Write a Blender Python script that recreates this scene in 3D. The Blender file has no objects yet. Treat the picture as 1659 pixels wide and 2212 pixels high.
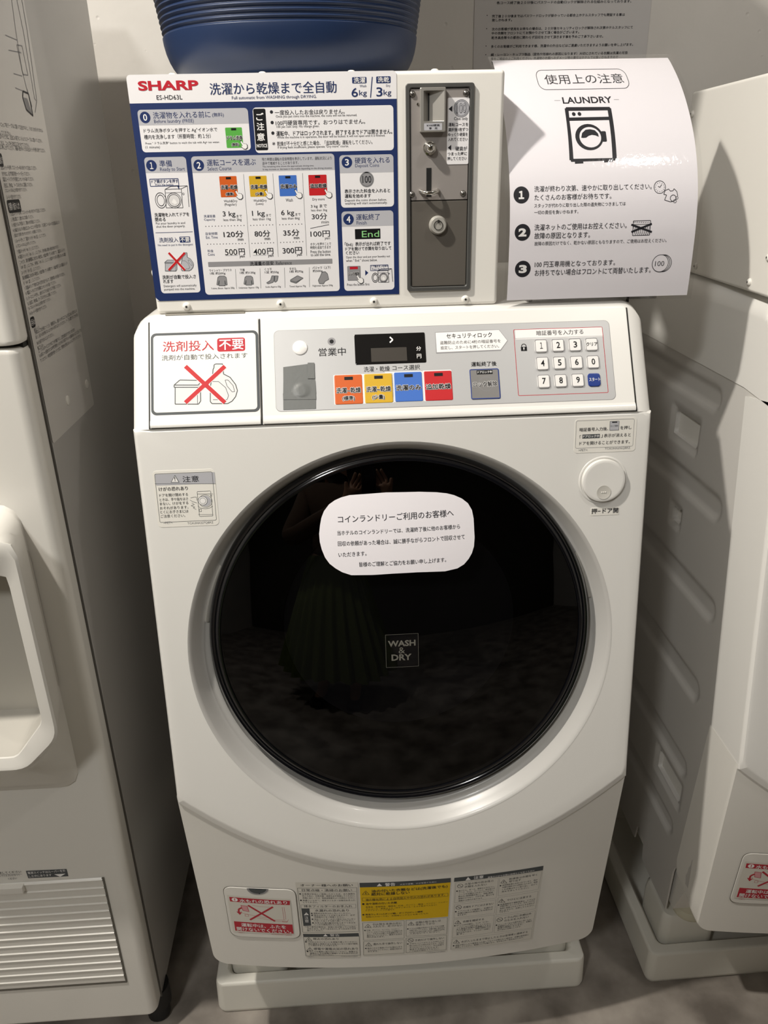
import bpy, bmesh, math, random
from mathutils import Vector, Matrix
random.seed(4)
SC = bpy.context.scene
COL = SC.collection

# ------------------------------------------------------------------ camera
IW, IH, FPX = 1659.0, 2212.0, 1684.655
PITCH, YAW, ROLL = 0.4106941, 0.0504259, 0.0223454
CAM = Vector((-0.0600, -0.8945, 1.3270))
fw = Vector((math.sin(YAW)*math.cos(PITCH), math.cos(YAW)*math.cos(PITCH), -math.sin(PITCH)))
rt0 = Vector((math.cos(YAW), -math.sin(YAW), 0)); dn0 = fw.cross(rt0)
RT = math.cos(ROLL)*rt0 + math.sin(ROLL)*dn0
DN = -math.sin(ROLL)*rt0 + math.cos(ROLL)*dn0
cd = bpy.data.cameras.new('camera'); cam = bpy.data.objects.new('camera', cd); COL.objects.link(cam)
M = Matrix((RT, -DN, -fw)).transposed().to_4x4(); M.translation = CAM
cam.matrix_world = M
cd.sensor_fit = 'VERTICAL'; cd.sensor_height = 36.0; cd.sensor_width = 27.0
cd.lens = FPX/IH*36.0; cd.clip_start = 0.02
SC.camera = cam

# ------------------------------------------------------------------ light and exposure
SC.view_settings.view_transform = 'Standard'; SC.view_settings.look = 'None'
SC.view_settings.exposure = 0.0; SC.view_settings.gamma = 1.0; SC.view_settings.use_curve_mapping = False
wd = bpy.data.worlds.new('room_air'); SC.world = wd; wd.use_nodes = True
wd.node_tree.nodes['Background'].inputs[0].default_value = (0.55, 0.50, 0.47, 1)
wd.node_tree.nodes['Background'].inputs[1].default_value = 0.16

def area_light(name, loc, target, size, power, color, spread=180):
    l = bpy.data.lights.new(name, 'AREA'); l.shape = 'DISK'; l.size = size; l.energy = power; l.color = color
    l.spread = math.radians(spread)
    o = bpy.data.objects.new(name, l); COL.objects.link(o); o.location = loc
    o.rotation_euler = (Vector(target)-Vector(loc)).to_track_quat('-Z', 'Y').to_euler()
    return o
area_light('key_downlight', (-0.88, -0.50, 2.50), (0.0, -0.05, 1.0), 0.07, 33, (1.0, 0.945, 0.86))
area_light('far_downlight', (0.80, -0.72, 2.50), (0.2, -0.1, 0.6), 0.08, 4.5, (1.0, 0.95, 0.88))
area_light('room_fill_light', (-0.90, -1.90, 2.50), (0.1, 0, 0.8), 0.25, 18, (0.98, 0.97, 0.94))  # added fill light to lift the shaded fronts; stands for no known fixture

# ------------------------------------------------------------------ materials
def lin(h):
    if isinstance(h, str):
        h = h.lstrip('#'); c = [int(h[i:i+2], 16)/255 for i in (0, 2, 4)]
    else: c = h
    return tuple(x/12.92 if x <= 0.04045 else ((x+0.055)/1.055)**2.4 for x in c)
MATS = {}
def mat(name, col, rough=0.4, metal=0.0, coat=0.0, spec=0.5, noise=None, bump=None, emit=None):
    if name in MATS: return MATS[name]
    m = bpy.data.materials.new(name); m.use_nodes = True; nt = m.node_tree; b = nt.nodes['Principled BSDF']
    c = lin(col); b.inputs['Base Color'].default_value = (*c, 1)
    b.inputs['Roughness'].default_value = rough; b.inputs['Metallic'].default_value = metal
    b.inputs['Coat Weight'].default_value = coat; b.inputs['Coat Roughness'].default_value = 0.08
    b.inputs['Specular IOR Level'].default_value = spec
    if emit: b.inputs['Emission Color'].default_value = (*c, 1); b.inputs['Emission Strength'].default_value = emit
    tc = None
    if noise or bump:
        tc = nt.nodes.new('ShaderNodeTexCoord')
    if noise:   # (scale, second colour, detail)
        n = nt.nodes.new('ShaderNodeTexNoise'); n.inputs['Scale'].default_value = noise[0]; n.inputs['Detail'].default_value = noise[2]
        r = nt.nodes.new('ShaderNodeValToRGB'); r.color_ramp.elements[0].position = 0.35; r.color_ramp.elements[1].position = 0.68
        r.color_ramp.elements[0].color = (*c, 1); r.color_ramp.elements[1].color = (*lin(noise[1]), 1)
        nt.links.new(tc.outputs['Object'], n.inputs['Vector']); nt.links.new(n.outputs['Fac'], r.inputs[0])
        nt.links.new(r.outputs[0], b.inputs['Base Color'])
    if bump:    # (scale, strength, distance)
        n = nt.nodes.new('ShaderNodeTexNoise'); n.inputs['Scale'].default_value = bump[0]; n.inputs['Detail'].default_value = 4
        bp = nt.nodes.new('ShaderNodeBump'); bp.inputs['Strength'].default_value = bump[1]; bp.inputs['Distance'].default_value = bump[2]
        nt.links.new(tc.outputs['Object'], n.inputs['Vector']); nt.links.new(n.outputs['Fac'], bp.inputs['Height'])
        nt.links.new(bp.outputs[0], b.inputs['Normal'])
    MATS[name] = m; return m
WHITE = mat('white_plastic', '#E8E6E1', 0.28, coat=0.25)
WHITE2 = mat('white_plastic_matte', '#E6E3DC', 0.42)
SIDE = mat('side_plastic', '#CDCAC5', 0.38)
PAINT = mat('white_painted_steel', '#EAE7E0', 0.38)
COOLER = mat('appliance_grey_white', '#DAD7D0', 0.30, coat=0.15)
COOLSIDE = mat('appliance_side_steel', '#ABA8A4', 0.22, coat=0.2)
TRAY = mat('tray_plastic', '#E2DFD5', 0.45)
DARK = mat('dark_gap', '#15140F', 0.7)
BLACKGL = mat('black_gloss', '#050508', 0.05, coat=0.6)
RIMBLK = mat('rim_black', '#07080D', 0.12, coat=0.8)
RUBBER = mat('black_rubber', '#121212', 0.6)
CHROME = mat('chrome', '#D8D6D0', 0.12, 1.0)
STEEL = mat('satin_steel', '#9C9692', 0.42, 0.25)
DSTEEL = mat('dark_satin_steel', '#6A655E', 0.42, 0.3)
FRAMEG = mat('dark_grey_frame', '#4C4C4A', 0.42)
CAST = mat('cast_metal', '#A9A6A0', 0.42, 0.6)
BLUE = mat('basket_blue', '#16294A', 0.42)
INK = dict(ink='#26262B', navy='#1C2E5E', red='#B8182A', white='#EFEDEB', grey='#A9A9AE', lgrey='#D9D7D6', mgrey='#8F8E90',
           dgrey='#4A4E50', green='#56A945', orange='#CC5C1C', yellow='#CFA522', blue='#3E6DC0', rred='#BF1C22', black='#0A0A0C',
           panelwhite='#E7E5E6', vyellow='#DDB512', dred='#B52A38', pink='#D79CA0', disp='#1b1712', lit='#8ed088', deep='#1F3A86',
           cream='#E9E6DE', label='#D8D4CA', faint='#B6B6BB', paper='#EAE6EA', sheet='#BEBBB9', dim='#6E6C64', brown='#3a352f')
def ink(n):
    m = mat('print_'+n, INK[n], 0.5, spec=0.3)
    return m

def clear_mat(name, tint, rough, f0, bump=None):
    m = bpy.data.materials.new(name); m.use_nodes = True; nt = m.node_tree; nt.nodes.clear()
    out = nt.nodes.new('ShaderNodeOutputMaterial'); mx = nt.nodes.new('ShaderNodeMixShader'); g = nt.nodes.new('ShaderNodeBsdfGlossy'); g.inputs['Roughness'].default_value = rough
    t = nt.nodes.new('ShaderNodeBsdfTransparent'); t.inputs[0].default_value = (*tint, 1); lw = nt.nodes.new('ShaderNodeLayerWeight'); lw.inputs[0].default_value = 0.5
    pw = nt.nodes.new('ShaderNodeMath'); pw.operation = 'POWER'; pw.inputs[1].default_value = 5.0
    ma = nt.nodes.new('ShaderNodeMath'); ma.operation = 'MULTIPLY_ADD'; ma.inputs[1].default_value = 1-f0; ma.inputs[2].default_value = f0
    nt.links.new(lw.outputs['Facing'], pw.inputs[0]); nt.links.new(pw.outputs[0], ma.inputs[0]); nt.links.new(ma.outputs[0], mx.inputs[0])
    nt.links.new(t.outputs[0], mx.inputs[1]); nt.links.new(g.outputs[0], mx.inputs[2]); nt.links.new(mx.outputs[0], out.inputs[0])
    if bump:
        tc = nt.nodes.new('ShaderNodeTexCoord'); nz = nt.nodes.new('ShaderNodeTexNoise'); nz.inputs['Scale'].default_value = bump[0]
        bp = nt.nodes.new('ShaderNodeBump'); bp.inputs['Strength'].default_value = bump[1]; bp.inputs['Distance'].default_value = bump[2]
        nt.links.new(tc.outputs['Object'], nz.inputs['Vector']); nt.links.new(nz.outputs['Fac'], bp.inputs['Height']); nt.links.new(bp.outputs[0], g.inputs['Normal'])
    return m
# ------------------------------------------------------------------ mesh helpers
ROOTLOC = {}
def link(name, bm_or_me, mats, parent=None, ang=35, shift=True):
    if isinstance(bm_or_me, bmesh.types.BMesh):
        bmesh.ops.recalc_face_normals(bm_or_me, faces=bm_or_me.faces[:])
        me = bpy.data.meshes.new(name); bm_or_me.to_mesh(me); bm_or_me.free()
    else: me = bm_or_me
    if not isinstance(mats, (list, tuple)): mats = [mats]
    for m in mats: me.materials.append(m)
    o = bpy.data.objects.new(name, me); COL.objects.link(o)
    if parent is not None:
        o.parent = parent
        r = parent
        while r.parent: r = r.parent
        off = ROOTLOC.get(r.name, Vector((0, 0, 0)))
        ROOTLOC_O = off
        if shift and off.length > 0: me.transform(Matrix.Translation(-off))
    if ang:
        me.shade_smooth(); me.set_sharp_from_angle(angle=math.radians(ang))
        w = o.modifiers.new('even_normals', 'WEIGHTED_NORMAL'); w.keep_sharp = True; w.weight = 80
    return o
def thing(name, label, cat, loc=(0, 0, 0), group=None):
    o = bpy.data.objects.new(name, None); COL.objects.link(o); o.location = loc
    o.empty_display_size = 0.05
    o['label'] = label; o['category'] = cat
    if group: o['group'] = group
    ROOTLOC[o.name] = Vector(loc); return o
def tag(o, label, cat, group=None):
    o['label'] = label; o['category'] = cat
    if group: o['group'] = group
    return o
def struct(o): o['kind'] = 'structure'; return o
def dup(o, parent=None):
    c = o.copy(); COL.objects.link(c)
    if parent is not None: c.parent = parent
    for ch in list(o.children): dup(ch, c)
    return c

def add_box(bm, lo, hi, bev=0.0, seg=3, mi=0):
    lo = Vector(lo); hi = Vector(hi)
    r = bmesh.ops.create_cube(bm, size=1.0)
    vs = r['verts']
    for v in vs:
        v.co = Vector([(lo[i]+hi[i])/2 + v.co[i]*(hi[i]-lo[i]) for i in range(3)])
    fs = list({f for v in vs for f in v.link_faces})
    if bev > 0:
        es = list({e for v in vs for e in v.link_edges})
        rr = bmesh.ops.bevel(bm, geom=es, offset=bev, segments=seg, profile=0.5, affect='EDGES')
        fs = list(set([f for f in rr['faces']] + [f for f in fs if f.is_valid]))
    for f in fs:
        if f.is_valid: f.material_index = mi
    return fs
def boxobj(name, lo, hi, m, parent=None, bev=0.0, seg=3):
    bm = bmesh.new(); add_box(bm, lo, hi, bev, seg); return link(name, bm, m, parent)
def add_ring_strip(bm, rings, closed=True, cap0=False, cap1=False, mi=0):
    vr = [[bm.verts.new(p) for p in r] for r in rings]
    n = len(vr[0])
    for a, b in zip(vr, vr[1:]):
        for i in range(n if closed else n-1):
            j = (i+1) % n
            try: f = bm.faces.new((a[i], a[j], b[j], b[i])); f.material_index = mi
            except ValueError: pass
    if cap0: f = bm.faces.new(vr[0][::-1]); f.material_index = mi
    if cap1: f = bm.faces.new(vr[-1]); f.material_index = mi
    return vr
def lathe(bm, prof, O, axis, n=64, cap0=False, cap1=False, mi=0):
    """prof: list of (r, h) along axis"""
    axis = Vector(axis).normalized(); t = Vector((1, 0, 0)) if abs(axis.x) < 0.9 else Vector((0, 1, 0))
    u = (t - axis*t.dot(axis)).normalized(); w = axis.cross(u); O = Vector(O)
    rings = [[O + axis*h + (u*math.cos(2*math.pi*i/n) + w*math.sin(2*math.pi*i/n))*r for i in range(n)] for r, h in prof]
    return add_ring_strip(bm, rings, True, cap0, cap1, mi)
def add_tube(bm, pts, r, n=10, mi=0, caps=True):
    pts = [Vector(p) for p in pts]; rings = []
    rr = r if isinstance(r, (list, tuple)) else [r]*len(pts)
    prev = None
    for i, p in enumerate(pts):
        d = (pts[min(i+1, len(pts)-1)] - pts[max(i-1, 0)]).normalized()
        if prev is None:
            t = Vector((0, 0, 1)) if abs(d.z) < 0.9 else Vector((1, 0, 0)); u = (t - d*t.dot(d)).normalized()
        else: u = (prev - d*prev.dot(d)).normalized()
        prev = u; w = d.cross(u)
        rings.append([p + (u*math.cos(2*math.pi*k/n)+w*math.sin(2*math.pi*k/n))*rr[i] for k in range(n)])
    add_ring_strip(bm, rings, True, caps, caps, mi)
def rrect(x0, y0, x1, y1, r, n=5):
    if x0 > x1: x0, x1 = x1, x0
    if y0 > y1: y0, y1 = y1, y0
    r = min(r, (x1-x0)/2*0.999, (y1-y0)/2*0.999)
    if r <= 1e-6: return [(x0, y0), (x1, y0), (x1, y1), (x0, y1)]
    out = []
    for cx, cy, a0 in ((x1-r, y0+r, -90), (x1-r, y1-r, 0), (x0+r, y1-r, 90), (x0+r, y0+r, 180)):
        for k in range(n+1):
            a = math.radians(a0 + 90*k/n); out.append((cx+r*math.cos(a), cy+r*math.sin(a)))
    return out
def rpoly(pts, r, n=5):
    out = []; N = len(pts)
    for i in range(N):
        p = Vector(pts[i]); a = Vector(pts[i-1])-p; b = Vector(pts[(i+1) % N])-p
        rr = min(r, a.length*0.45, b.length*0.45); A = p + a.normalized()*rr; B = p + b.normalized()*rr
        for k in range(n+1):
            t = k/n; out.append(tuple((1-t)**2*A + 2*t*(1-t)*p + t*t*B))
    return out

# ------------------------------------------------------------------ surfaces and printing
def cam_ray(u, v):
    return (RT*((u-IW/2)/FPX) + DN*((v-IH/2)/FPX) + fw)
class Surf:
    def __init__(s, O, U, V, h=None, cut=(0, 0)):
        s.cut = cut; s.O = Vector(O); s.U = Vector(U).normalized(); s.V = Vector(V).normalized(); s.N = s.U.cross(s.V); s.h = h
    def q(s, u, v):
        r = cam_ray(u, v); hh = 0.0; d = s.N.dot(r); a = b = 0.0
        for _ in range(1 if s.h is None else 9):
            t = (s.N.dot(s.O - CAM) + hh)/d; P = CAM + r*t - s.O
            a = P.dot(s.U); b = P.dot(s.V)
            if s.h is not None: hh = 0.4*hh + 0.6*s.h(a, b) if _ < 8 else s.h(a, b)
        return (a, b)
    def L(s, a, b, z=0.0):
        return s.O + s.U*a + s.V*b + s.N*((s.h(a, b) if s.h else 0.0) + z)
_tc = bpy.data.curves.new('glyphs', 'FONT'); _to = bpy.data.objects.new('glyphs', _tc); COL.objects.link(_to)
_cache = {}
def glyphs(s, bold, res):
    k = (s, bold, res)
    if k not in _cache:
        _tc.body = s; _tc.resolution_u = res; _tc.offset = bold
        bpy.context.view_layer.update()
        me = _to.evaluated_get(bpy.context.evaluated_depsgraph_get()).to_mesh()
        vs = [(v.co.x, v.co.y) for v in me.vertices]; fs = [tuple(p.vertices) for p in me.polygons]
        _to.to_mesh_clear() if False else None
        if not vs: vs = [(0, 0), (1, 0), (0, 1)]; fs = []
        x0 = min(v[0] for v in vs); x1 = max(v[0] for v in vs); y0 = min(v[1] for v in vs); y1 = max(v[1] for v in vs)
        _cache[k] = ([((x-x0)/(x1-x0+1e-9)-0.5, (y-y0)/(y1-y0+1e-9)-0.5) for x, y in vs], fs, (x1-x0, y1-y0))
    return _cache[k]
LV = 0.00006
class Decal:
    def __init__(s, surf, view=None, free=False):
        s.S = surf; s.v = view or (0, 0, 1.0); s.free = free
        s.verts = []; s.faces = []; s.mi = []; s.cols = []; s.base = 0.0
    def view(s, *v): s.v = v; return s
    def p(s, x, y): return s.S.q(s.v[0]+x/s.v[2], s.v[1]+y/s.v[2])
    def sc(s, x, y):
        a = s.p(x-4, y); b = s.p(x+4, y); c = s.p(x, y-4); d = s.p(x, y+4)
        return math.dist(a, b)/8, abs(c[1]-d[1])/8
    def ci(s, col):
        if col not in s.cols: s.cols.append(col)
        return s.cols.index(col)
    def add(s, loc, col, lev, faces=None):
        n = len(s.verts)
        s.verts += [(a, b, s.base + lev*LV) for a, b in loc]
        faces = faces or [tuple(range(len(loc)))]
        i = s.ci(col)
        for f in faces: s.faces.append(tuple(k+n for k in f)); s.mi.append(i)
    def Q(s, p4, col, lev=1, n=None):
        """four pixel corners, clockwise from top left; a grid so it follows a curved face"""
        c = [s.p(*p) for p in p4]; n = n or (12 if s.S.h else 1)
        loc = []; fs = []
        for j in range(n+1):
            for i in range(n+1):
                u, w = i/n, j/n
                loc.append(tuple((1-w)*((1-u)*c[0][k]+u*c[1][k]) + w*((1-u)*c[3][k]+u*c[2][k]) for k in (0, 1)))
        for j in range(n):
            for i in range(n):
                a = j*(n+1)+i; fs.append((a, a+n+1, a+n+2, a+1))
        s.add(loc, col, lev, fs)
    def R(s, x0, y0, x1, y1, col, lev=1, r=0):
        A = s.p(x0, y0); B = s.p(x1, y1); k = s.sc((x0+x1)/2, (y0+y1)/2)[0]
        s.add(rrect(A[0], A[1], B[0], B[1], r*k), col, lev)
    def F(s, x0, y0, x1, y1, w, col, lev=2, r=0):
        A = s.p(x0, y0); B = s.p(x1, y1); k = s.sc((x0+x1)/2, (y0+y1)/2)[0]
        xa, xb = sorted((A[0], B[0])); ya, yb = sorted((A[1], B[1])); w = w*k
        o = rrect(xa, ya, xb, yb, max(r*k, w*1.05)); i = rrect(xa+w, ya+w, xb-w, yb-w, max(r*k-w, w*0.05))
        n = len(o); s.add(o+i, col, lev, [(j, (j+1) % n, n+(j+1) % n, n+j) for j in range(n)])
    def P(s, pts, col, lev=3):
        s.add([s.p(*p) for p in pts], col, lev)
    def Ln(s, pts, w, col, lev=3):
        for a, b in zip(pts, pts[1:]):
            k = s.sc(*a)[0]; A = Vector(s.p(*a)); B = Vector(s.p(*b)); d = (B-A)
            if d.length < 1e-9: continue
            d.normalize(); nn = Vector((-d.y, d.x))*w*k/2
            m = max(1, int((B-A).length/0.02)) if s.S.h else 1
            for j in range(m):
                a2 = A+(B-A)*(j/m); b2 = A+(B-A)*((j+1)/m)
                s.add([tuple(a2-nn), tuple(b2-nn), tuple(b2+nn), tuple(a2+nn)], col, lev)
    def C(s, x, y, r, col, lev=2, w=None, n=28, ry=None):
        c = s.p(x, y); k = s.sc(x, y)[0]; R_ = r*k; Ry = (ry*s.sc(x, y)[1]) if ry else R_
        o = [(c[0]+R_*math.cos(2*math.pi*i/n), c[1]+Ry*math.sin(2*math.pi*i/n)) for i in range(n)]
        if w is None: s.add(o, col, lev)
        else:
            f = 1 - w/r; i_ = [(c[0]+(a-c[0])*f, c[1]+(b-c[1])*f) for a, b in o]
            s.add(o+i_, col, lev, [(j, (j+1) % n, n+(j+1) % n, n+j) for j in range(n)])
    def T(s, txt, x0, y0, x1, y1, h=None, col='ink', bold=0.0, lev=4, res=2):
        off = [(0, 0)]
        if bold < 0.05 and any(ord(ch) > 0x3000 for ch in txt):      # heavier strokes: the glyph laid down several times
            if bold >= 0.01: off = [(bold, bold), (-bold, bold), (bold, -bold), (-bold, -bold)]
            elif bold > 0.003: off = [(bold, 0), (-bold, 0)]
            bold = 0.0
        vs, fs, (gw, gh) = glyphs(txt, bold, res)
        A = Vector(s.p(x0, y0)); B = Vector(s.p(x1, y1)); mid = (A+B)/2; d = B-A; w = d.length
        ang = math.atan2(d.y, d.x)
        if not s.free and abs(ang) < 0.12: ang = 0.0; w = abs(d.x)
        H = h*s.sc((x0+x1)/2, (y0+y1)/2)[1] if h else w*gh/gw
        ca, sa = math.cos(ang), math.sin(ang)
        em = w/gw if gw else 0.0
        for k_, (ox, oy) in enumerate(off):
            s.add([(mid.x + ox*em + x*w*ca - y*H*sa, mid.y + oy*em + x*w*sa + y*H*ca) for x, y in vs], col, lev + 0.22*k_, fs)
    def TO(s, txt, x0, y0, x1, y1, h, col='ink', halo='white', lev=4, bold=0.022, hb=0.06):
        e = 0.085*h
        for k in range(8):
            ax, ay = e*math.cos(k*math.pi/4), e*math.sin(k*math.pi/4)
            s.T(txt, x0+ax, y0+ay, x1+ax, y1+ay, h, halo, 0.0, lev+0.2*k)
        s.T(txt, x0, y0, x1, y1, h, col, bold, lev+3)
    def lines(s, rows, h, col='ink', bold=0.0):
        for r in rows: s.T(r[0], *r[1:5], h, col, bold)
    def slab(s, loc, col, t):
        """solid plate under the print: front at base level 0, thickness t behind"""
        n = len(loc); i = s.ci(col); k = len(s.verts)
        s.verts += [(a, b, s.base) for a, b in loc] + [(a, b, s.base-t) for a, b in loc]
        s.faces.append(tuple(range(k, k+n))); s.mi.append(i)
        s.faces.append(tuple(range(k+2*n-1, k+n-1, -1))); s.mi.append(i)
        for j in range(n):
            s.faces.append((k+j, k+n+j, k+n+(j+1) % n, k+(j+1) % n)); s.mi.append(i)
    def build(s, name, parent=None, special=None):
        me = bpy.data.meshes.new(name); me.from_pydata(s.verts, [], s.faces)
        for p, i in zip(me.polygons, s.mi): p.material_index = i
        if s.S.h:                       # slice the flat print so that it can follow the curved face
            bm = bmesh.new(); bm.from_mesh(me)
            for ax in (0, 1):
                st = s.S.cut[ax]
                if not st: continue
                v0 = min(v[ax] for v in s.verts); v1 = max(v[ax] for v in s.verts); k = math.ceil(v0/st)
                while k*st < v1:
                    co = [0, 0, 0]; no = [0, 0, 0]; co[ax] = k*st; no[ax] = 1
                    bmesh.ops.bisect_plane(bm, geom=bm.verts[:]+bm.edges[:]+bm.faces[:], plane_co=co, plane_no=no, dist=1e-7); k += 1
            bm.to_mesh(me); bm.free()
        for v in me.vertices: v.co = s.S.L(*v.co)
        # every face points out of the surface it is printed on
        me.update()
        ms = [(special or {}).get(c) or ink(c) for c in s.cols]
        o = link(name, me, ms, parent, ang=None)
        return o
def hand(d, x, y, k=1.0):
    pts = [(-22, -26), (-15, -30), (-2, -10), (4, -13), (9, -9), (14, -11), (18, -6), (22, -4), (24, 14), (14, 24), (0, 22), (-14, 8), (-16, 2), (-6, 4)]
    d.P([(x+a*1.1*k, y+b*1.1*k) for a, b in pts], 'ink', 6); d.P([(x+a*0.93*k, y+b*0.93*k) for a, b in pts], 'white', 7)

# ================================================================== the room
WALLY = 0.58
def plaster():
    m = mat('plaster_wall', '#D2CEC8', 0.85, noise=(3.0, '#C8C4BE', 3))
    nt = m.node_tree; b = nt.nodes['Principled BSDF']; tc = nt.nodes['Texture Coordinate']
    n = nt.nodes.new('ShaderNodeTexNoise'); n.inputs['Scale'].default_value = 22; n.inputs['Detail'].default_value = 8
    v = nt.nodes.new('ShaderNodeTexVoronoi'); v.inputs['Scale'].default_value = 26
    r = nt.nodes.new('ShaderNodeValToRGB'); r.color_ramp.elements[0].position = 0.02; r.color_ramp.elements[1].position = 0.09
    a = nt.nodes.new('ShaderNodeMath'); a.operation = 'ADD'
    bp = nt.nodes.new('ShaderNodeBump'); bp.inputs['Strength'].default_value = 0.35; bp.inputs['Distance'].default_value = 0.004
    nt.links.new(tc.outputs['Object'], n.inputs['Vector']); nt.links.new(tc.outputs['Object'], v.inputs['Vector'])
    nt.links.new(v.outputs['Distance'], r.inputs[0]); nt.links.new(r.outputs[0], a.inputs[0]); nt.links.new(n.outputs['Fac'], a.inputs[1])
    nt.links.new(a.outputs[0], bp.inputs['Height']); nt.links.new(bp.outputs[0], b.inputs['Normal'])
    return m
def floor_mat():
    m = mat('stone_look_vinyl', '#6A635C', 0.45, noise=(9.0, '#A69E95', 10))
    nt = m.node_tree; b = nt.nodes['Principled BSDF']; tc = nt.nodes['Texture Coordinate']
    n = nt.nodes.new('ShaderNodeTexNoise'); n.inputs['Scale'].default_value = 40; n.inputs['Detail'].default_value = 6
    bp = nt.nodes.new('ShaderNodeBump'); bp.inputs['Strength'].default_value = 0.25; bp.inputs['Distance'].default_value = 0.002
    nt.links.new(tc.outputs['Object'], n.inputs['Vector']); nt.links.new(n.outputs['Fac'], bp.inputs['Height']); nt.links.new(bp.outputs[0], b.inputs['Normal'])
    return m
PL = plaster()
struct(boxobj('floor', (-1.8, -2.8, -0.1), (2.4, WALLY+0.1, 0.0), floor_mat()))
struct(boxobj('wall_back', (-1.8, WALLY, 0.0), (2.4, WALLY+0.1, 2.6), PL))
struct(boxobj('wall_left', (-1.9, -2.8, 0.0), (-1.8, WALLY+0.1, 2.6), PL))
struct(boxobj('wall_right', (2.4, -2.8, 0.0), (2.5, WALLY+0.1, 2.6), PL))
struct(boxobj('wall_front', (-1.9, -2.9, 0.0), (2.5, -2.8, 2.6), mat('dark_wallpaper', '#4A463F', 0.8)))
struct(boxobj('ceiling', (-1.9, -2.9, 2.6), (2.5, WALLY+0.1, 2.7), mat('ceiling_paint', '#CCCAC8', 0.8)))

# ================================================================== washing machine
A0 = Vector((0, -0.034, 1.066)); B0 = Vector((0, -0.096, 0.573))
FV = (A0-B0).normalized(); FN = Vector((0, -FV.z, FV.y))             # front face: up and outward
def fp_y(z): return A0.y + (z-A0.z)*(A0.y-B0.y)/(A0.z-B0.z)
RC = Vector((0.001, fp_y(0.778), 0.778))                             # centre of the round recess
FS = Surf(RC, (1, 0, 0), FV)
CA = Vector((0, -0.0345, 1.0660)); CB = Vector((0, 0.0325, 1.1740)); CV = (CB-CA).normalized(); CN = Vector((0, -CV.z, CV.y))
CPS = Surf(CA, (1, 0, 0), CV)                                        # sloping control face
LIFT = 0.0015
LIDS = Surf(CA + CN*LIFT, (1, 0, 0), CV)
BUL = 0.030
def low_y(x, z): return -0.057 - (z-0.22)*0.0878 - BUL*max(0.0, 1-(x/0.3)**2)
LPS = Surf((0, 0, 0), (1, 0, 0), (0, 0, 1), lambda a, b: -low_y(a, b), (0.008, 0))
def arc_z(x): return 0.441 + 1.46*x*x

wm = thing('washing_machine', 'white front-loading coin washer-dryer with big dark round door, in the middle', 'washing machine')

# inner cabinet core
bm = bmesh.new()
prof = [(0.49, 0.16), (0.49, 1.16), (0.06, 1.16), (0.0, 1.06), (-0.035, 0.62), (-0.02, 0.50), (0.0, 0.24), (0.03, 0.16)]
add_ring_strip(bm, [[(x, y, z) for y, z in prof] for x in (-0.288, 0.288)], True, True, True)
link('cabinet', bm, WHITE2, wm)

# embossed side panels
def sst(e0, e1, x):
    t = max(0.0, min(1.0, (x-e0)/(e1-e0))); return t*t*(3-2*t)
BANDS = [(1.008, 1.050, 0.115), (0.862, 0.906, 0.066), (0.716, 0.758, 0.037), (0.570, 0.615, 0.043), (0.424, 0.465, 0.042), (0.291, 0.330, 0.055)]
HOLES = [(0.176, 0.258, 0.941, 0.978, 0.035), (0.195, 0.219, 0.809, 0.830, 0.03), (0.056, 0.144, 0.371, 0.407, 0.03)]
def emboss(y, z):
    d = 0.0
    for z0, z1, yf in BANDS:
        zc, hw = (z0+z1)/2, (z1-z0)/2
        dy = max(0.0, (yf+hw) - y); r = math.hypot(dy, z-zc)
        d = max(d, 0.0055*(1-sst(hw-0.011, hw, r)))
    for y0, y1, z0, z1, dd in HOLES:
        e = min(y-y0, y1-y, z-z0, z1-z); d = max(d, dd*sst(-0.001, 0.007, e), 0.004*sst(-0.012, -0.004, e))
    return d
def side_low(y):
    pts = [(-0.03, 0.27), (0.0315, 0.262), (0.0345, 0.152), (0.145, 0.150), (0.150, 0.196), (0.182, 0.198), (0.188, 0.160), (0.55, 0.166)]
    for (a, za), (b, zb) in zip(pts, pts[1:]):
        if y <= b: return za+(zb-za)*(y-a)/(b-a)
    return 0.166
NY, NZ = 110, 200
for sgn in (-1, 1):
    bm = bmesh.new(); g = []
    for j in range(NZ+1):
        row = []
        for i in range(NY+1):
            y = -0.02 + 0.52*i/NY; zl = side_low(y); z = 0.155 + (1.068-0.155)*j/NZ
            if z < 0.28: z = zl + (z-0.155)/0.125*(0.28-zl)
            row.append(bm.verts.new((sgn*(0.2985-emboss(y, z)), y, z)))
        g.append(row)
    for j in range(NZ):
        for i in range(NY):
            q4 = (g[j][i], g[j][i+1], g[j+1][i+1], g[j+1][i]); bm.faces.new(q4 if sgn > 0 else q4[::-1])
    # turn the rim inwards so that the panel has a visible thickness
    for row in g:                                                    # clean straight rim
        row[0].co.y += 0.0
    bot = [v for v in g[0]]; inn = [bm.verts.new((sgn*0.2955, v.co.y, v.co.z)) for v in bot]
    for i in range(NY): bm.faces.new((bot[i], bot[i+1], inn[i+1], inn[i]))
    link('side_panel', bm, SIDE, wm, ang=50)

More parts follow.
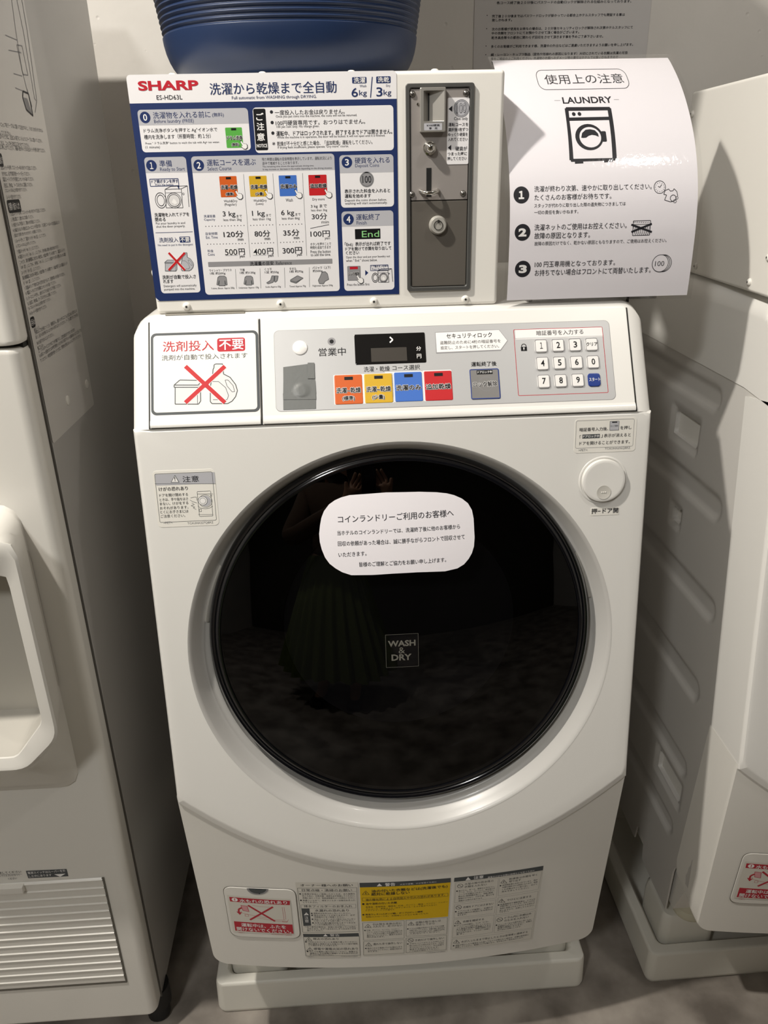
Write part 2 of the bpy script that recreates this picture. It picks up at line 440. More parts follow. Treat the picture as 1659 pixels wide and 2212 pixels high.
# top cover with rounded shoulders and the sloping control face
def cover_prof(x):
    ax = abs(x); r = 0.026; t = max(0.0, ax-(0.3-r))/r; t = min(t, 1.0); k = 1-math.sqrt(max(0.0, 1-t*t))
    dt, dc = 0.028*k, 0.011*k
    a = CA - CN*dc; top = 1.1808-dt
    # meeting point of the sloping face and the rounded top
    c = CB - CN*dc; c = c + CV*((-dt*0.55)/CV.z)
    return [(0.50, 1.068), (0.50, top-0.01), (0.49, top), (c.y+0.012, top), (c.y+0.005, top-0.0022), (c.y, c.z), (a.y, a.z), (a.y+0.004, a.z-0.005), (0.06, 1.064)]
xs = [-0.3, -0.2997, -0.2985, -0.296, -0.292, -0.287, -0.281, -0.274] + [0.274, 0.281, 0.287, 0.292, 0.296, 0.2985, 0.2997, 0.3]
bm = bmesh.new()
add_ring_strip(bm, [[(x, y, z) for y, z in cover_prof(x)] for x in xs], True, True, True)
link('top_cover', bm, WHITE, wm, ang=40)

# lids on the control face
def lid(name, x0, x1):
    bm = bmesh.new(); L = CV.length and (CB-CA).length
    pts = rrect(x0, 0.0008, x1, L+0.001, 0.0025, 3)
    rings = []
    for ins, h in ((0, -0.004), (0, LIFT-0.0012), (0.0004, LIFT-0.0003), (0.0013, LIFT)):
        cx, cy = (x0+x1)/2, L/2
        rings.append([CPS.L(a-(ins if a > cx else -ins), b-(ins if b > cy else -ins), h) for a, b in pts])
    add_ring_strip(bm, rings, True, True, True)
    o = link(name, bm, WHITE, wm, ang=40); return o
drawer = lid('detergent_lid', -0.2790, -0.1541)
ctrl = lid('control_panel', -0.1521, 0.2794)
# dark joints round the lids and the rounded lower lip of the lids
bm = bmesh.new()
for x in (-0.2797, -0.1531, 0.2801):
    add_ring_strip(bm, [[CPS.L(x+a, b, 0.0003) for a, b in ((-0.0008, 0.0), (0.0008, 0.0), (0.0008, 0.127), (-0.0008, 0.127))]], True, False, True)
add_ring_strip(bm, [[CPS.L(a, b, 0.0003) for a, b in ((-0.2795, -0.0002), (0.2801, -0.0002), (0.2801, 0.0010), (-0.2795, 0.0010))]], True, False, True)
link('joint_line', bm, DARK, wm, ang=None)
for par, x0, x1 in ((drawer, -0.2785, -0.1546), (ctrl, -0.1516, 0.2789)):
    bm = bmesh.new()
    rings = []
    for a, h in ((0.0010, LIFT+0.0001), (0.0022, LIFT+0.0010), (0.0050, LIFT+0.0016), (0.0085, LIFT+0.0011), (0.0105, LIFT)):
        rings.append([CPS.L(x, a, h) for x in (x0, (x0+x1)/2, x1)])
    add_ring_strip(bm, rings, False); link('lower_lip', bm, WHITE, par, ang=60)
# finger slot on top of the detergent lid
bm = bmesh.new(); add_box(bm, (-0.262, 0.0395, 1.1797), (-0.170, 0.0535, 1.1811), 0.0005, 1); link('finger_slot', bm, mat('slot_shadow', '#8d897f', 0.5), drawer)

# front panel round the door: from the circle out to the outline, then turned back along the sides
RO = 0.265
def region(theta, ins_s, ins_t, ins_b):
    """distance from RC (in the front plane) to the outline"""
    c, s_ = math.cos(theta), math.sin(theta); lo, hi = 0.0, 0.8
    for _ in range(40):
        m = (lo+hi)/2; x = RC.x + c*m; z = RC.z + s_*m*FV.z
        ok = abs(x) < 0.3-ins_s and z < 1.0655-ins_t and z > arc_z(x)+ins_b
        lo, hi = (m, hi) if ok else (lo, m)
    return lo
ths = [2*math.pi*i/240 for i in range(240)]
for sx in (-1, 1):                                                   # land exactly on the corners
    for zc in (1.0655, arc_z(0.3)): ths.append(math.atan2((zc-RC.z)/FV.z, sx*0.3-RC.x) % (2*math.pi))
ths = sorted(ths)
def ring_at(f): return [f(t) for t in ths]
def pt(t, r, h): return FS.L(r*math.cos(t), r*math.sin(t), h)
bm = bmesh.new()
rings = [ring_at(lambda t: pt(t, RO, 0.0))]
for k in (0.25, 0.5, 0.75): rings.append(ring_at(lambda t: pt(t, RO+(region(t, .007, .003, .017)-RO)*k, 0.0)))
rings.append(ring_at(lambda t: pt(t, region(t, .007, .003, .017), 0.0)))
rings.append(ring_at(lambda t: pt(t, region(t, .003, .001, .012), -0.0012)))
rings.append(ring_at(lambda t: pt(t, region(t, .0008, .0003, .003), -0.0042)))
rings.append(ring_at(lambda t: pt(t, region(t, 0, 0, 0), -0.0075)))
rings.append(ring_at(lambda t: pt(t, region(t, 0, 0, 0), -0.02 if abs(math.cos(t)) < 0.72 else -0.088)))
add_ring_strip(bm, rings)
front = link('front_panel', bm, WHITE, wm, ang=28)

# round funnel between front panel and door
bm = bmesh.new()
lathe(bm, [(RO+0.0005, 0.0002), (RO-0.0020, -0.0006), (RO-0.0045, -0.0035), (RO-0.0085, -0.0105), (RO-0.0125, -0.0170), (RO-0.0160, -0.0208), (RO-0.0190, -0.0226), (RO-0.0215, -0.0228), (RO-0.0235, -0.0245), (RO-0.0242, -0.0340), (RO-0.060, -0.036)], RC, FN, 128)
link('door_surround', bm, mat('surround_silver', '#C4C2BE', 0.34, coat=0.1), wm, ang=40)

# door: black rim, smoked dome, inner bowl
DC = RC + FV*0.0135
door = thing('door_root', '', '') if False else None
bm = bmesh.new()
lathe(bm, [(0.2400, -0.030), (0.2405, -0.018), (0.2395, -0.0125), (0.2370, -0.0100), (0.2345, -0.0105), (0.2330, -0.0125), (0.2315, -0.0118), (0.2290, -0.0100), (0.2265, -0.0105), (0.2258, -0.0120)], DC, FN, 144)
door = link('door', bm, RIMBLK, wm, ang=50)
def dome_h(r): return -0.0118 + 0.030*(1-(r/0.2262)**2)
gm = clear_mat('smoked_glass', (0.06, 0.06, 0.068), 0.015, 0.04)
bm = bmesh.new(); lathe(bm, [(0.2262*k/20, dome_h(0.2262*k/20)) for k in range(20, 0, -1)] + [(0.0004, dome_h(0))], DC, FN, 128, False, True)
link('door_glass', bm, gm, door, ang=80)
bm = bmesh.new()
lathe(bm, [(0.226, -0.02), (0.200, -0.026), (0.186, -0.028), (0.182, -0.034), (0.176, -0.036), (0.160, -0.034), (0.152, -0.040), (0.146, -0.060), (0.132, -0.085), (0.110, -0.108), (0.085, -0.126), (0.058, -0.138), (0.030, -0.145), (0.0005, -0.147)], DC, FN, 128, False, True)
link('inner_bowl', bm, mat('bowl_black', '#030306', 0.22, spec=0.14), door, ang=40)
# grip pads at left and right of the surround
for a0, a1 in ((152, 170), (12, 27)):
    bm = bmesh.new(); rings = []
    for k in range(13):
        t = math.radians(a0+(a1-a0)*k/12)
        rings.append([RC + (Vector((1, 0, 0))*math.cos(t)+FV*math.sin(t))*r + FN*h for r, h in ((0.2425, -0.0225), (0.2440, -0.0195), (0.2470, -0.0185), (0.2490, -0.0212))])
    add_ring_strip(bm, rings, False); link('grip_pad', bm, mat('grip_pad_silver', '#B9B6AF', 0.2, coat=0.4), wm, ang=50)
DS = Surf(DC, (1, 0, 0), FV, lambda a, b: dome_h(math.hypot(a, b)), (0.008, 0.008))

# emblem on the door glass
d = Decal(DS, (660, 1040, 4.1475)); d.base = 0.0006
d.slab([d.p(*q) for q in ((716, 1372), (1010, 1366), (1014, 1648), (718, 1660))], 'black', 0.001)
d.F(714, 1372, 1014, 1652, 2.5, 'dim', 2, 3)
d.T('WASH', 738, 1450, 985, 1444, 54, 'dim', 0.03); d.T('&', 833, 1512, 890, 1510, 54, 'dim'); d.T('DRY', 770, 1574, 950, 1570, 56, 'dim', 0.03)
d.build('emblem_plate', door, {'black': BLACKGL})

# open button at the upper right
bc = onp = Vector(FS.L(*FS.q(1302, 1037))); bcl = FS.q(1302, 1037)
rb = abs(FS.q(1351, 1037)[0]-FS.q(1254, 1037)[0])/2
bm = bmesh.new(); lathe(bm, [(rb*1.08, 0.0002), (rb*1.05, 0.0010), (rb*1.0, 0.0008), (rb*0.985, -0.004)], bc, FN, 64); link('button_bezel', bm, WHITE, wm, ang=60)
bm = bmesh.new()
lathe(bm, [(rb*0.955, -0.004), (rb*0.955, 0.0035), (rb*0.93, 0.0050), (rb*0.87, 0.0056), (rb*0.80, 0.0056), (rb*0.4, 0.0054), (0.0003, 0.0053)], bc, FN, 64, False, True)
ob = link('open_button', bm, WHITE, wm, ang=40)
bm = bmesh.new(); dc2 = FS.L(bcl[0], bcl[1]-rb*0.50, 0.0055)
lathe(bm, [(rb*0.31, 0.0003), (rb*0.28, 0.0002), (rb*0.22, -0.0001), (0.0003, -0.0003)], dc2+FN*0.0003, FN, 40, False, True); link('finger_dimple', bm, mat('dimple_plastic', '#CFCCC4', 0.35), ob, ang=60)
bm = bmesh.new()
for k in (-1, 0, 1):
    r = bmesh.ops.create_icosphere(bm, subdivisions=2, radius=0.0007); bmesh.ops.translate(bm, verts=r['verts'], vec=FS.L(bcl[0]+k*0.0022, bcl[1]-rb*0.50, 0.0058))
link('braille_dot', bm, WHITE, ob, ang=80)

# stickers on the front panel
d = Decal(FS, (1200, 880, 7.541)); d.base = 0.0003
A, B = d.p(318, 195), d.p(1293, 708); d.slab(rrect(A[0], A[1], B[0], B[1], 0.004), 'cream', 0.0004)
d.F(337, 218, 1258, 632, 5, 'mgrey', 2, 28)
d.T('暗証番号入力後、', 390, 362, 858, 345, 60, bold=0.008); d.R(885, 225, 1030, 372, 'ink', 2, 8); d.R(890, 230, 1025, 367, 'faint', 3, 6)
d.R(920, 232, 1003, 248, 'ink', 4); d.T('ロック解除', 897, 302, 1018, 297, 30); d.T('を押し', 1053, 332, 1235, 322, 58, bold=0.008)
d.T('「', 392, 480, 415, 476, 50); d.R(436, 442, 718, 497, 'dgrey', 2, 6); d.T('ドアロック中', 446, 474, 708, 464, 42, 'white', 0.015)
d.T('」', 735, 466, 765, 464, 50); d.T('表示が消えると', 787, 458, 1222, 442, 58, bold=0.008)
d.T('ドアを開けることができます。', 387, 588, 1208, 552, 60, bold=0.008)
d.T('>PET<', 372, 697, 517, 690, 36, 'mgrey'); d.T('TCAUHA696QBRZ', 800, 672, 1213, 658, 38, 'mgrey')
d.build('lock_sticker', wm)
d = Decal(FS, (1200, 880, 7.541)); d.base = 0.0003
A, B = d.p(573, 1640), d.p(1028, 1745); d.slab(rrect(A[0], A[1], B[0], B[1], 0.001), 'cream', 0.0004)
d.T('押−ドア開', 585, 1692, 1018, 1670, 82, bold=0.012); d.build('open_sticker', wm)
d = Decal(FS, (300, 980, 7.541)); d.base = 0.0003
A, B = d.p(213, 285), d.p(1312, 1160); d.slab(rrect(A[0], A[1], B[0], B[1], 0.005), 'cream', 0.0004)
d.F(252, 328, 1268, 1082, 6, 'dgrey', 2, 26); d.R(262, 338, 1248, 482, 'faint', 1, 14); d.Ln([(262, 488), (1253, 488)], 6, 'dgrey', 2)
d.P([(588, 345), (664, 468), (520, 468)], 'dgrey', 2); d.P([(588, 362), (647, 460), (533, 460)], 'white', 3); d.T('!', 580, 412, 596, 412, 66, bold=0.02)
d.T('注意', 712, 410, 978, 408, 100); d.T('けがの恐れあり', 325, 570, 798, 566, 66, bold=0.008)
d.lines([('ドアを開け閉めする', 333, 672, 800, 668), ('ときは、手や指をはさ', 338, 742, 802, 738), ('まない。けがをする', 340, 808, 806, 804), ('おそれがあります。', 343, 878, 808, 874), ('とくにお子さまには', 348, 944, 808, 940), ('ご注意ください。', 355, 1012, 755, 1008)], 50)
d.F(945, 612, 1210, 1015, 6, 'dgrey', 2, 16); d.Ln([(948, 655), (1205, 653)], 5, 'dgrey'); d.C(1085, 770, 110, 'dgrey', 2, 6); d.C(1085, 770, 92, 'faint', 2)
d.C(1042, 765, 78, 'dgrey', 3); d.C(1042, 765, 71, 'white', 4); d.C(1042, 765, 52, 'dgrey', 5, 5); d.C(1178, 682, 14, 'dgrey', 2, 4)
d.Ln([(960, 850), (1010, 885), (1085, 895), (1150, 885), (1205, 852)], 5, 'dgrey'); d.F(983, 898, 1025, 945, 5, 'dgrey', 2, 8); d.Ln([(968, 990), (1210, 988)], 4, 'dgrey')
d.Ln([(842, 718), (900, 705), (940, 705), (950, 760)], 5, 'dgrey'); d.Ln([(832, 752), (880, 780), (945, 800)], 5, 'dgrey'); d.Ln([(862, 800), (905, 825), (850, 845), (912, 868), (885, 880), (935, 905)], 5, 'dgrey')
d.T('>PET<', 402, 1122, 548, 1122, 36, 'mgrey'); d.T('TCAUHA327QBRZ', 792, 1126, 1213, 1126, 40, 'mgrey')
d.build('caution_sticker', wm)

# detergent notice on its lid
d = Decal(LIDS, (260, 640, 4.6083)); d.base = 0.0003
A, B = d.p(303, 372), d.p(1391, 1148); d.slab(rrect(A[0], A[1], B[0], B[1], 0.006), 'dgrey', 0.0004)
A, B = d.p(328, 396), d.p(1364, 1124); d.add(rrect(A[0], A[1], B[0], B[1], 0.004), 'cream', 1)
d.T('洗剤投入', 424, 502, 930, 490, 104, 'red', 0.006); d.R(963, 420, 1244, 545, 'red', 2, 24); d.T('不要', 985, 484, 1226, 478, 102, 'white', 0.012)
d.T('洗剤が自動で投入されます', 412, 610, 1265, 594, 54, 'dgrey')
def detergent(d, X, Y, k, c1='dgrey', c2='lgrey', w=9, lv=2):
    f = lambda pts: [(X+a*k, Y+b*k) for a, b in pts]
    d.P(f([(-312, 5), (-255, -45), (-50, -42), (-50, 10), (-48, 165), (-70, 195), (-302, 195), (-302, 30), (-312, 28)]), c2, lv)
    d.Ln(f([(-312, 5), (-255, -45), (-50, -42)]), w*k, c1, lv+1); d.Ln(f([(-312, 5), (-70, 5), (-50, -25)]), w*k, c1, lv+1); d.Ln(f([(-312, 5), (-312, 28), (-70, 28), (-50, 10)]), w*k, c1, lv+1)
    d.Ln(f([(-302, 28), (-302, 195), (-70, 195), (-48, 165), (-50, 10)]), w*k, c1, lv+1); d.Ln(f([(-80, 30), (-80, 195)]), w*k*.6, c1, lv+1)
    bt = [(85, -170), (85, -195), (100, -205), (170, -205), (180, -105), (245, -72), (300, 0), (318, 60), (300, 120), (265, 165), (220, 190), (65, 190), (48, 170), (48, 20), (70, -80), (75, -150)]
    d.P(f(bt), c2, lv); d.Ln(f(bt+bt[:1]), w*k, c1, lv+1); d.Ln(f([(70, -30), (130, -30), (200, 30), (230, 110), (215, 150), (75, 150)]), w*k*.6, c1, lv+1)
    d.Ln(f([(195, -45), (225, -45), (275, 10), (290, 70), (265, 72), (215, 15), (195, -45)]), w*k*.6, c1, lv+1)
def cross(d, x0, y0, x1, y1, w, col='rred', lev=4):
    d.Ln([(x0, y0), (x1, y1)], w*1.25, 'white', lev); d.Ln([(x1, y0), (x0, y1)], w*1.25, 'white', lev)
    d.Ln([(x0, y0), (x1, y1)], w, col, lev+1); d.Ln([(x1, y0), (x0, y1)], w, col, lev+2)
detergent(d, 848, 880, 1.0); cross(d, 648, 698, 1042, 1060, 42)
d.build('detergent_sticker', drawer)

# silver overlay of the control panel
V1 = (280, 660, 2.8603); V2 = (840, 660, 2.8603); V3 = (580, 700, 5.925); V4 = (1060, 620, 4.3658)
d = Decal(LIDS, V1); d.base = 0.0003
A = LIDS.q(591, 714.5); B = LIDS.q(1331, 863)
d.slab(rrect(A[0], A[1], B[0], B[1], 0.006), 'mgrey', 0.0005); d.add(rrect(A[0]+.0004, A[1]-.0004, B[0]-.0004, B[1]+.0004, 0.0058), 'silver', 0.5)
d.view(*V3); d.C(808, 225, 52, 'mgrey', 2); d.C(808, 225, 27, 'black', 3); d.T('営業中', 642, 362, 988, 352, 104, 'black', 0.004)
d.T('洗濯・乾燥', 1220, 580, 1552, 572, 66, 'black', 0.004); d.view(*V2); d.T('コース選択', 22, 387, 192, 380, 30, 'black', 0.004)
d.view(*V2)
arrow = [(285, 166), (680, 148), (735, 218), (692, 280), (292, 298)]
d.P(arrow, 'mgrey', 2); d.P([(288, 169), (679, 151), (731, 217), (690, 273), (296, 290)], 'white', 3)
d.T('セキュリティロック', 355, 190, 636, 182, 30, 'black', 0.012); d.T('盗難防止のために4桁の暗証番号を', 316, 231, 690, 220, 22, 'black', 0.008); d.T('設定し、スタートを押してください。', 320, 263, 680, 251, 22, 'black', 0.008)
d.T('運転終了後', 509, 365, 664, 358, 28, 'black', 0.01)
d.R(206, 403, 398, 585, 'white', 1, 6)
d.view(*V1); d.R(1258, 430, 1635, 600, 'white', 1, 6); d.view(*V2); d.R(-26, 412, 215, 590, 'white', 1, 6)
d.view(*V4); d.F(212, 402, 1110, 998, 5, 'red', 2, 12); d.R(228, 406, 1056, 470, 'white', 2); d.Ln([(230, 487), (1056, 463)], 3, 'mgrey', 3)
d.T('暗証番号を入力する', 430, 434, 872, 425, 46, 'black', 0.006)
d.R(283, 566, 343, 604, 'black', 2, 3); d.C(312, 560, 25, 'black', 2, 7); d.C(312, 578, 7, 'white', 3); d.R(309, 580, 315, 596, 'white', 3)
SILVER = mat('silver_overlay', '#BEBEBE', 0.40, 0.25, bump=(900, 0.05, 0.0002))
d.build('overlay_sheet', ctrl, {'silver': SILVER})

def key(name, surf, x0, y0, x1, y1, view, h, m, r, deco, edge='mgrey', parent=None):
    d = Decal(surf, view); A = d.p(x0, y0); B = d.p(x1, y1)
    bm = bmesh.new(); rings = []
    xa, xb = sorted((A[0], B[0])); ya, yb = sorted((A[1], B[1]))
    for ins, hh in ((0, 0.0), (0, h*0.55), (0.0004, h*0.9), (0.0010, h)):
        rings.append([surf.L(a, b, hh) for a, b in rrect(xa+ins, ya+ins, xb-ins, yb-ins, r)])
    vr = add_ring_strip(bm, rings, True, False, True)
    me = bpy.data.meshes.new(name); bmesh.ops.recalc_face_normals(bm, faces=bm.faces[:]); bm.to_mesh(me); bm.free()
    d.base = h + 0.00005; deco(d)
    n = len(me.vertices); V = [tuple(v.co) for v in me.vertices]; Fc = [tuple(p.vertices) for p in me.polygons]
    me2 = bpy.data.meshes.new(name); me2.from_pydata(V + [tuple(surf.L(*v)) for v in d.verts], [], Fc + [tuple(k+n for k in f) for f in d.faces])
    for i, p in enumerate(me2.polygons): p.material_index = (0 if i < len(Fc)-0 else 1 + d.mi[i-len(Fc)])
    bpy.data.meshes.remove(me)
    return link(name, me2, [m] + [ink(c) for c in d.cols], parent, ang=30)
OV = Surf(CA + CN*(LIFT+0.0004), (1, 0, 0), CV)
KEYM = mat('key_white', '#EFEDEA', 0.22, coat=0.4)
kx = [(408, 535, 500, 618), (567, 695, 496, 610), (727, 856, 490, 606), (884, 1012, 486, 602)]
rows = [('1', '2', '3', 'クリア'), ('4', '5', '6', '0'), ('7', '8', '9', 'スタート')]
dx = (0, 13.5, 26); dyy = (0, 164, 331)
for j, row in enumerate(rows):
    for i, s in enumerate(row):
        x0, x1, y0, y1 = kx[i]; x0 += dx[j]; x1 += dx[j]; y0 += dyy[j] - (0 if i < 3 else 0); y1 += dyy[j] + j*2
        big = len(s) == 1
        def deco(d, s=s, x0=x0, x1=x1, y0=y0, y1=y1, big=big, blue=(s == 'スタート')):
            cx, cy = (x0+x1)/2+2, (y0+y1)/2-2
            if not blue: d.F(x0+2, y0+2, x1-2, y1-2, 6, 'mgrey', 1, 16)
            if big: w = {'1': 13}.get(s, 17); d.T('１' if s == '1' else s, cx-w, cy, cx+w, cy, 58, 'black', 0.0 if s == '1' else 0.012)
            else: d.T(s, cx-52, cy+1, cx+52, cy-1, 34, 'white' if blue else 'black', 0.012)
        key('key', OV, x0, y0, x1, y1, V4, 0.0016, KEYM if s != 'スタート' else mat('key_blue', '#1F3A86', 0.25, coat=0.4), 0.0035, deco, parent=ctrl)
def cbtn(x0, y0, x1, y1, m, txt, sub, view):
    def deco(d):
        w, h = x1-x0, y1-y0; cx = (x0+x1)/2
        d.R(cx-w*.15, y0+h*.06, cx+w*.15, y0+h*.16, 'black', 1, 2)
        d.TO(txt, cx-w*.42, y0+h*.54, cx+w*.42, y0+h*.525, h*.19, 'black')
        if sub: d.TO(sub, cx-w*.21, y0+h*.83, cx+w*.21, y0+h*.82, h*.18, 'black')
    o = key('course_button', OV, x0, y0, x1, y1, view, 0.0006, m, 0.0015, deco, parent=ctrl)
    # raised pad in the middle of the button
    d2 = Decal(OV, view); w, h = x1-x0, y1-y0; A = d2.p(x0+w*.13, y0+h*.28); B = d2.p(x1-w*.13, y1-h*.28)
    bm = bmesh.new(); rings = []
    for ins, hh in ((0, 0.0005), (0.0005, 0.00064), (0.0012, 0.00064)):
        rings.append([OV.L(a, b, hh) for a, b in rrect(A[0]+ins, B[1]+ins, B[0]-ins, A[1]-ins, 0.0015)])
    return o
cbtn(1263, 432, 1443, 606, mat('btn_orange', INK['orange'], 0.4), '洗濯~乾燥', '(標準)', V1)
cbtn(1447, 425, 1628, 598, mat('btn_yellow', INK['yellow'], 0.4), '洗濯~乾燥', '(少量)', V1)
cbtn(30, 415, 212, 589, mat('btn_blue', INK['blue'], 0.4), '洗濯のみ', None, V2)
cbtn(215, 408, 397, 583, mat('btn_red', INK['rred'], 0.4), '追加乾燥', None, V2)
def deco(d):
    d.F(497, 396, 690, 574, 5, 'deep', 1, 8); d.R(541, 402, 641, 424, 'black', 1, 2); d.T('ドアロック中', 547, 414, 636, 411, 15, 'white', 0.012); d.C(600, 486, 46, 'mgrey', 1, 3)
    d.TO('ロック解除', 520, 489, 668, 484, 32, 'black', 'white', 3, 0.022, 0.05)
key('unlock_button', OV, 497, 394, 692, 576, V2, 0.0007, mat('btn_grey', '#8E8C8A', 0.35, 0.4), 0.0025, deco, parent=ctrl)
def deco(d):
    d.view(*V3); d.Ln([(1552, 168), (1590, 204), (1552, 240)], 18, 'white', 2); d.view(*V2); d.T('分', 169, 268, 198, 266, 26, 'white', 0.01); d.T('円', 173, 315, 200, 313, 26, 'white', 0.01)
    d.view(*V1); d.R(1490, 265, 1660+55, 342, 'brown', 1)
DISP = mat('display_black', '#0b0a0a', 0.12, coat=0.5)
kd = key('display', OV, *[0, 0, 0, 0], (0, 0, 1), 0.0005, DISP, 0.001, lambda d: None) if False else None
A = (765, 723.0); B = (921, 783.0)
def deco2(d): deco(d)
key('display', OV, A[0], A[1], B[0], B[1], (0, 0, 1.0), 0.0006, DISP, 0.0015, deco2, parent=ctrl)
# round white button and grey tape over the disused one
c = OV.q(580+404/5.925, 700+305/5.925); r = abs(OV.q(580+500/5.925, 752)[0]-OV.q(580+308/5.925, 752)[0])/2
bm = bmesh.new(); lathe(bm, [(r, 0), (r, 0.0006), (r*.9, 0.0014), (r*.5, 0.0022), (0.0002, 0.0024)], OV.L(*c), CN, 40, False, True); link('power_button', bm, KEYM, ctrl, ang=50)
TAPE = mat('grey_tape', '#6A6C6A', 0.40, bump=(260, 0.2, 0.0006))
c = OV.q(580+425/5.925, 700+850/5.925)
def tp_h(a, b): return 0.0008*(1-sst(0.0060, 0.0095, math.hypot(a-c[0], b-c[1])))
TS = Surf(OV.O, OV.U, OV.V, tp_h)
bm = bmesh.new()
for lev, q4 in enumerate((((188, 552), (585, 500), (600, 735), (190, 750)), ((188, 880), (607, 870), (607, 1085), (190, 1100)), ((190, 748), (600, 730), (610, 890), (188, 905)), ((185, 890), (605, 880), (609, 965), (188, 968)), ((502, 498), (587, 498), (592, 700), (500, 700)))):
    px = [TS.q(580+x/5.925, 700+y/5.925) for x, y in q4]; g = []
    for j in range(13):
        row = []
        for i in range(15):
            u, w = i/14, j/12
            a, b = [(1-w)*((1-u)*px[0][k]+u*px[1][k])+w*((1-u)*px[3][k]+u*px[2][k]) for k in (0, 1)]
            row.append(bm.verts.new(TS.L(a, b, 0.0002+0.00022*lev)))
        g.append(row)
    for j in range(12):
        for i in range(14): bm.faces.new((g[j][i], g[j][i+1], g[j+1][i+1], g[j+1][i]))
link('tape_patch', bm, TAPE, ctrl, ang=60)

# lower panel, bowed forward in the middle, cut by the arc
bm = bmesh.new(); NX, NT = 60, 16; g = []
def lp_pt(x, t):
    zb = 0.219 + 0.007*(1-(x/0.3)**2); e = max(0.0, abs(x)-0.278)/0.022
    zb += 0.022*(1-math.sqrt(max(0.0, 1-min(e, 1)**2)))
    zt = min(arc_z(x)+0.010, 0.579); z = zb+(zt-zb)*t
    return Vector((x*(1-0.022*(1-t)), low_y(x, z), z))
X_ = [math.sin((i/NX-0.5)*math.pi)*0.3 for i in range(NX+1)]
g = [[bm.verts.new(lp_pt(x, j/NT)) for x in X_] for j in range(NT+1)]
for j in range(NT):
    for i in range(NX): bm.faces.new((g[j][i], g[j][i+1], g[j+1][i+1], g[j+1][i]))
edge = [g[j][0] for j in range(NT, -1, -1)] + g[0][1:] + [g[j][NX] for j in range(1, NT+1)]
prev = edge
for ins, back in ((0.002, 0.0025), (0.0015, 0.006), (0.0, 0.085)):
    cur = []
    for v in edge:
        p = v.co.copy(); p.y += back
        if ins == 0.0: p.y = v.co.y + 0.006 + 0.079*max(0.0, min(1.0, (p.z-0.226)/0.04)); p.x = math.copysign(0.2993, p.x) if abs(p.x) > 0.27 and p.z > 0.245 else p.x
        cur.append(bm.verts.new((p.x*(1+(0.004 if ins else 0.004)), p.y, p.z - (0.001 if p.z < 0.24 else 0))))
    for a in range(len(edge)-1): bm.faces.new((prev[a], prev[a+1], cur[a+1], cur[a]))
    prev = cur
link('lower_panel', bm, WHITE2, wm, ang=40)

# filter lid
fl = [(197, 120), (1030, 175), (1320, 190), (1460, 290), (1555, 985), (1470, 1100), (420, 1065), (270, 960), (98, 200)]
d = Decal(LPS, (470, 1900, 8.7316)); 
raw = [d.p(*q) for q in ((100, 118), (1460, 178), (1565, 1100), (262, 1052))]
def lidpoly(s_):
    cx = sum(p[0] for p in raw)/4; cy = sum(p[1] for p in raw)/4
    return rpoly([(cx+(p[0]-cx)*s_, cy+(p[1]-cy)*s_) for p in raw], 0.014, 6)
def densify(pts, m=4):
    o = []
    for a, b in zip(pts, pts[1:]+pts[:1]):
        for k in range(m): o.append((a[0]+(b[0]-a[0])*k/m, a[1]+(b[1]-a[1])*k/m))
    return o
bm = bmesh.new(); rings = []
for s_, h in ((1.0, 0.0002), (1.0, 0.0005), (0.990, 0.0010), (0.7, 0.0010), (0.4, 0.0010), (0.1, 0.0010)):
    rings.append([LPS.L(a, b, h) for a, b in densify(lidpoly(s_))])
add_ring_strip(bm, rings, True, False, True); flid = link('filter_lid', bm, WHITE2, wm, ang=35)
bm = bmesh.new(); add_ring_strip(bm, [[LPS.L(a, b, 0.0003) for a, b in densify(lidpoly(s_))] for s_ in (1.016, 0.999)]); link('lid_gap', bm, mat('lid_gap_shade', '#6b665c', 0.6), flid, ang=None)
d.base = 0.0013
def dome(t, k=1.0): return (755+205*k*math.cos(t), 152+118*k*math.sin(t)+8*math.cos(t))
d.P([dome(math.pi*i/14) for i in range(15)], 'mgrey', 0.5); d.P([dome(math.pi*i/14, .82) for i in range(15)], 'dgrey', 1); d.C(790, 248, 14, 'black', 2, ry=7)
d.build('finger_notch', flid)
d = Decal(LPS, (470, 1900, 8.7316)); d.base = 0.0015
d.Q(((180, 272), (1368, 350), (1440, 1010), (300, 960)), 'label', 0.5)
d.Q(((220, 306), (1366, 380), (1364, 462), (240, 392)), 'dred', 1); d.C(325, 358, 56, 'white', 2, ry=34); d.T('!', 316, 358, 334, 359, 52, 'dred', 0.03)
d.T('水もれの恐れあり', 415, 368, 1312, 420, 62, 'white', 0.012)
d.Q(((310, 765), (1413, 828), (1435, 1000), (338, 942)), 'dred', 1); d.T('運転中は、ふたを', 452, 832, 1290, 872, 66, 'white', 0.012); d.T('開けないでください。', 368, 905, 1390, 958, 66, 'white', 0.012)
d.P([(440, 465), (560, 480), (595, 585), (480, 565)], 'pink', 1); d.Ln([(440, 465), (560, 480), (595, 585), (480, 565), (440, 465)], 9, 'dred', 2)
d.Ln([(455, 510), (400, 540), (405, 590)], 34, 'dred', 2); d.P([(355, 580), (462, 600), (425, 645)], 'dred', 2)
d.Ln([(440, 570), (470, 610), (680, 660), (930, 705)], 6, 'dred', 1); d.Ln([(740, 700), (1000, 745), (1280, 740)], 6, 'dred', 1); d.Ln([(655, 462), (800, 490), (980, 500)], 5, 'dred', 1)
d.Ln([(1220, 500), (1255, 735)], 6, 'dred', 1); d.Ln([(1255, 500), (1290, 730)], 6, 'dred', 1); d.Ln([(1080, 765), (1320, 775), (1335, 735)], 6, 'dred', 1); d.F(515, 635, 590, 678, 6, 'dred', 1, 8); d.F(1225, 760, 1315, 788, 6, 'dred', 1, 8)
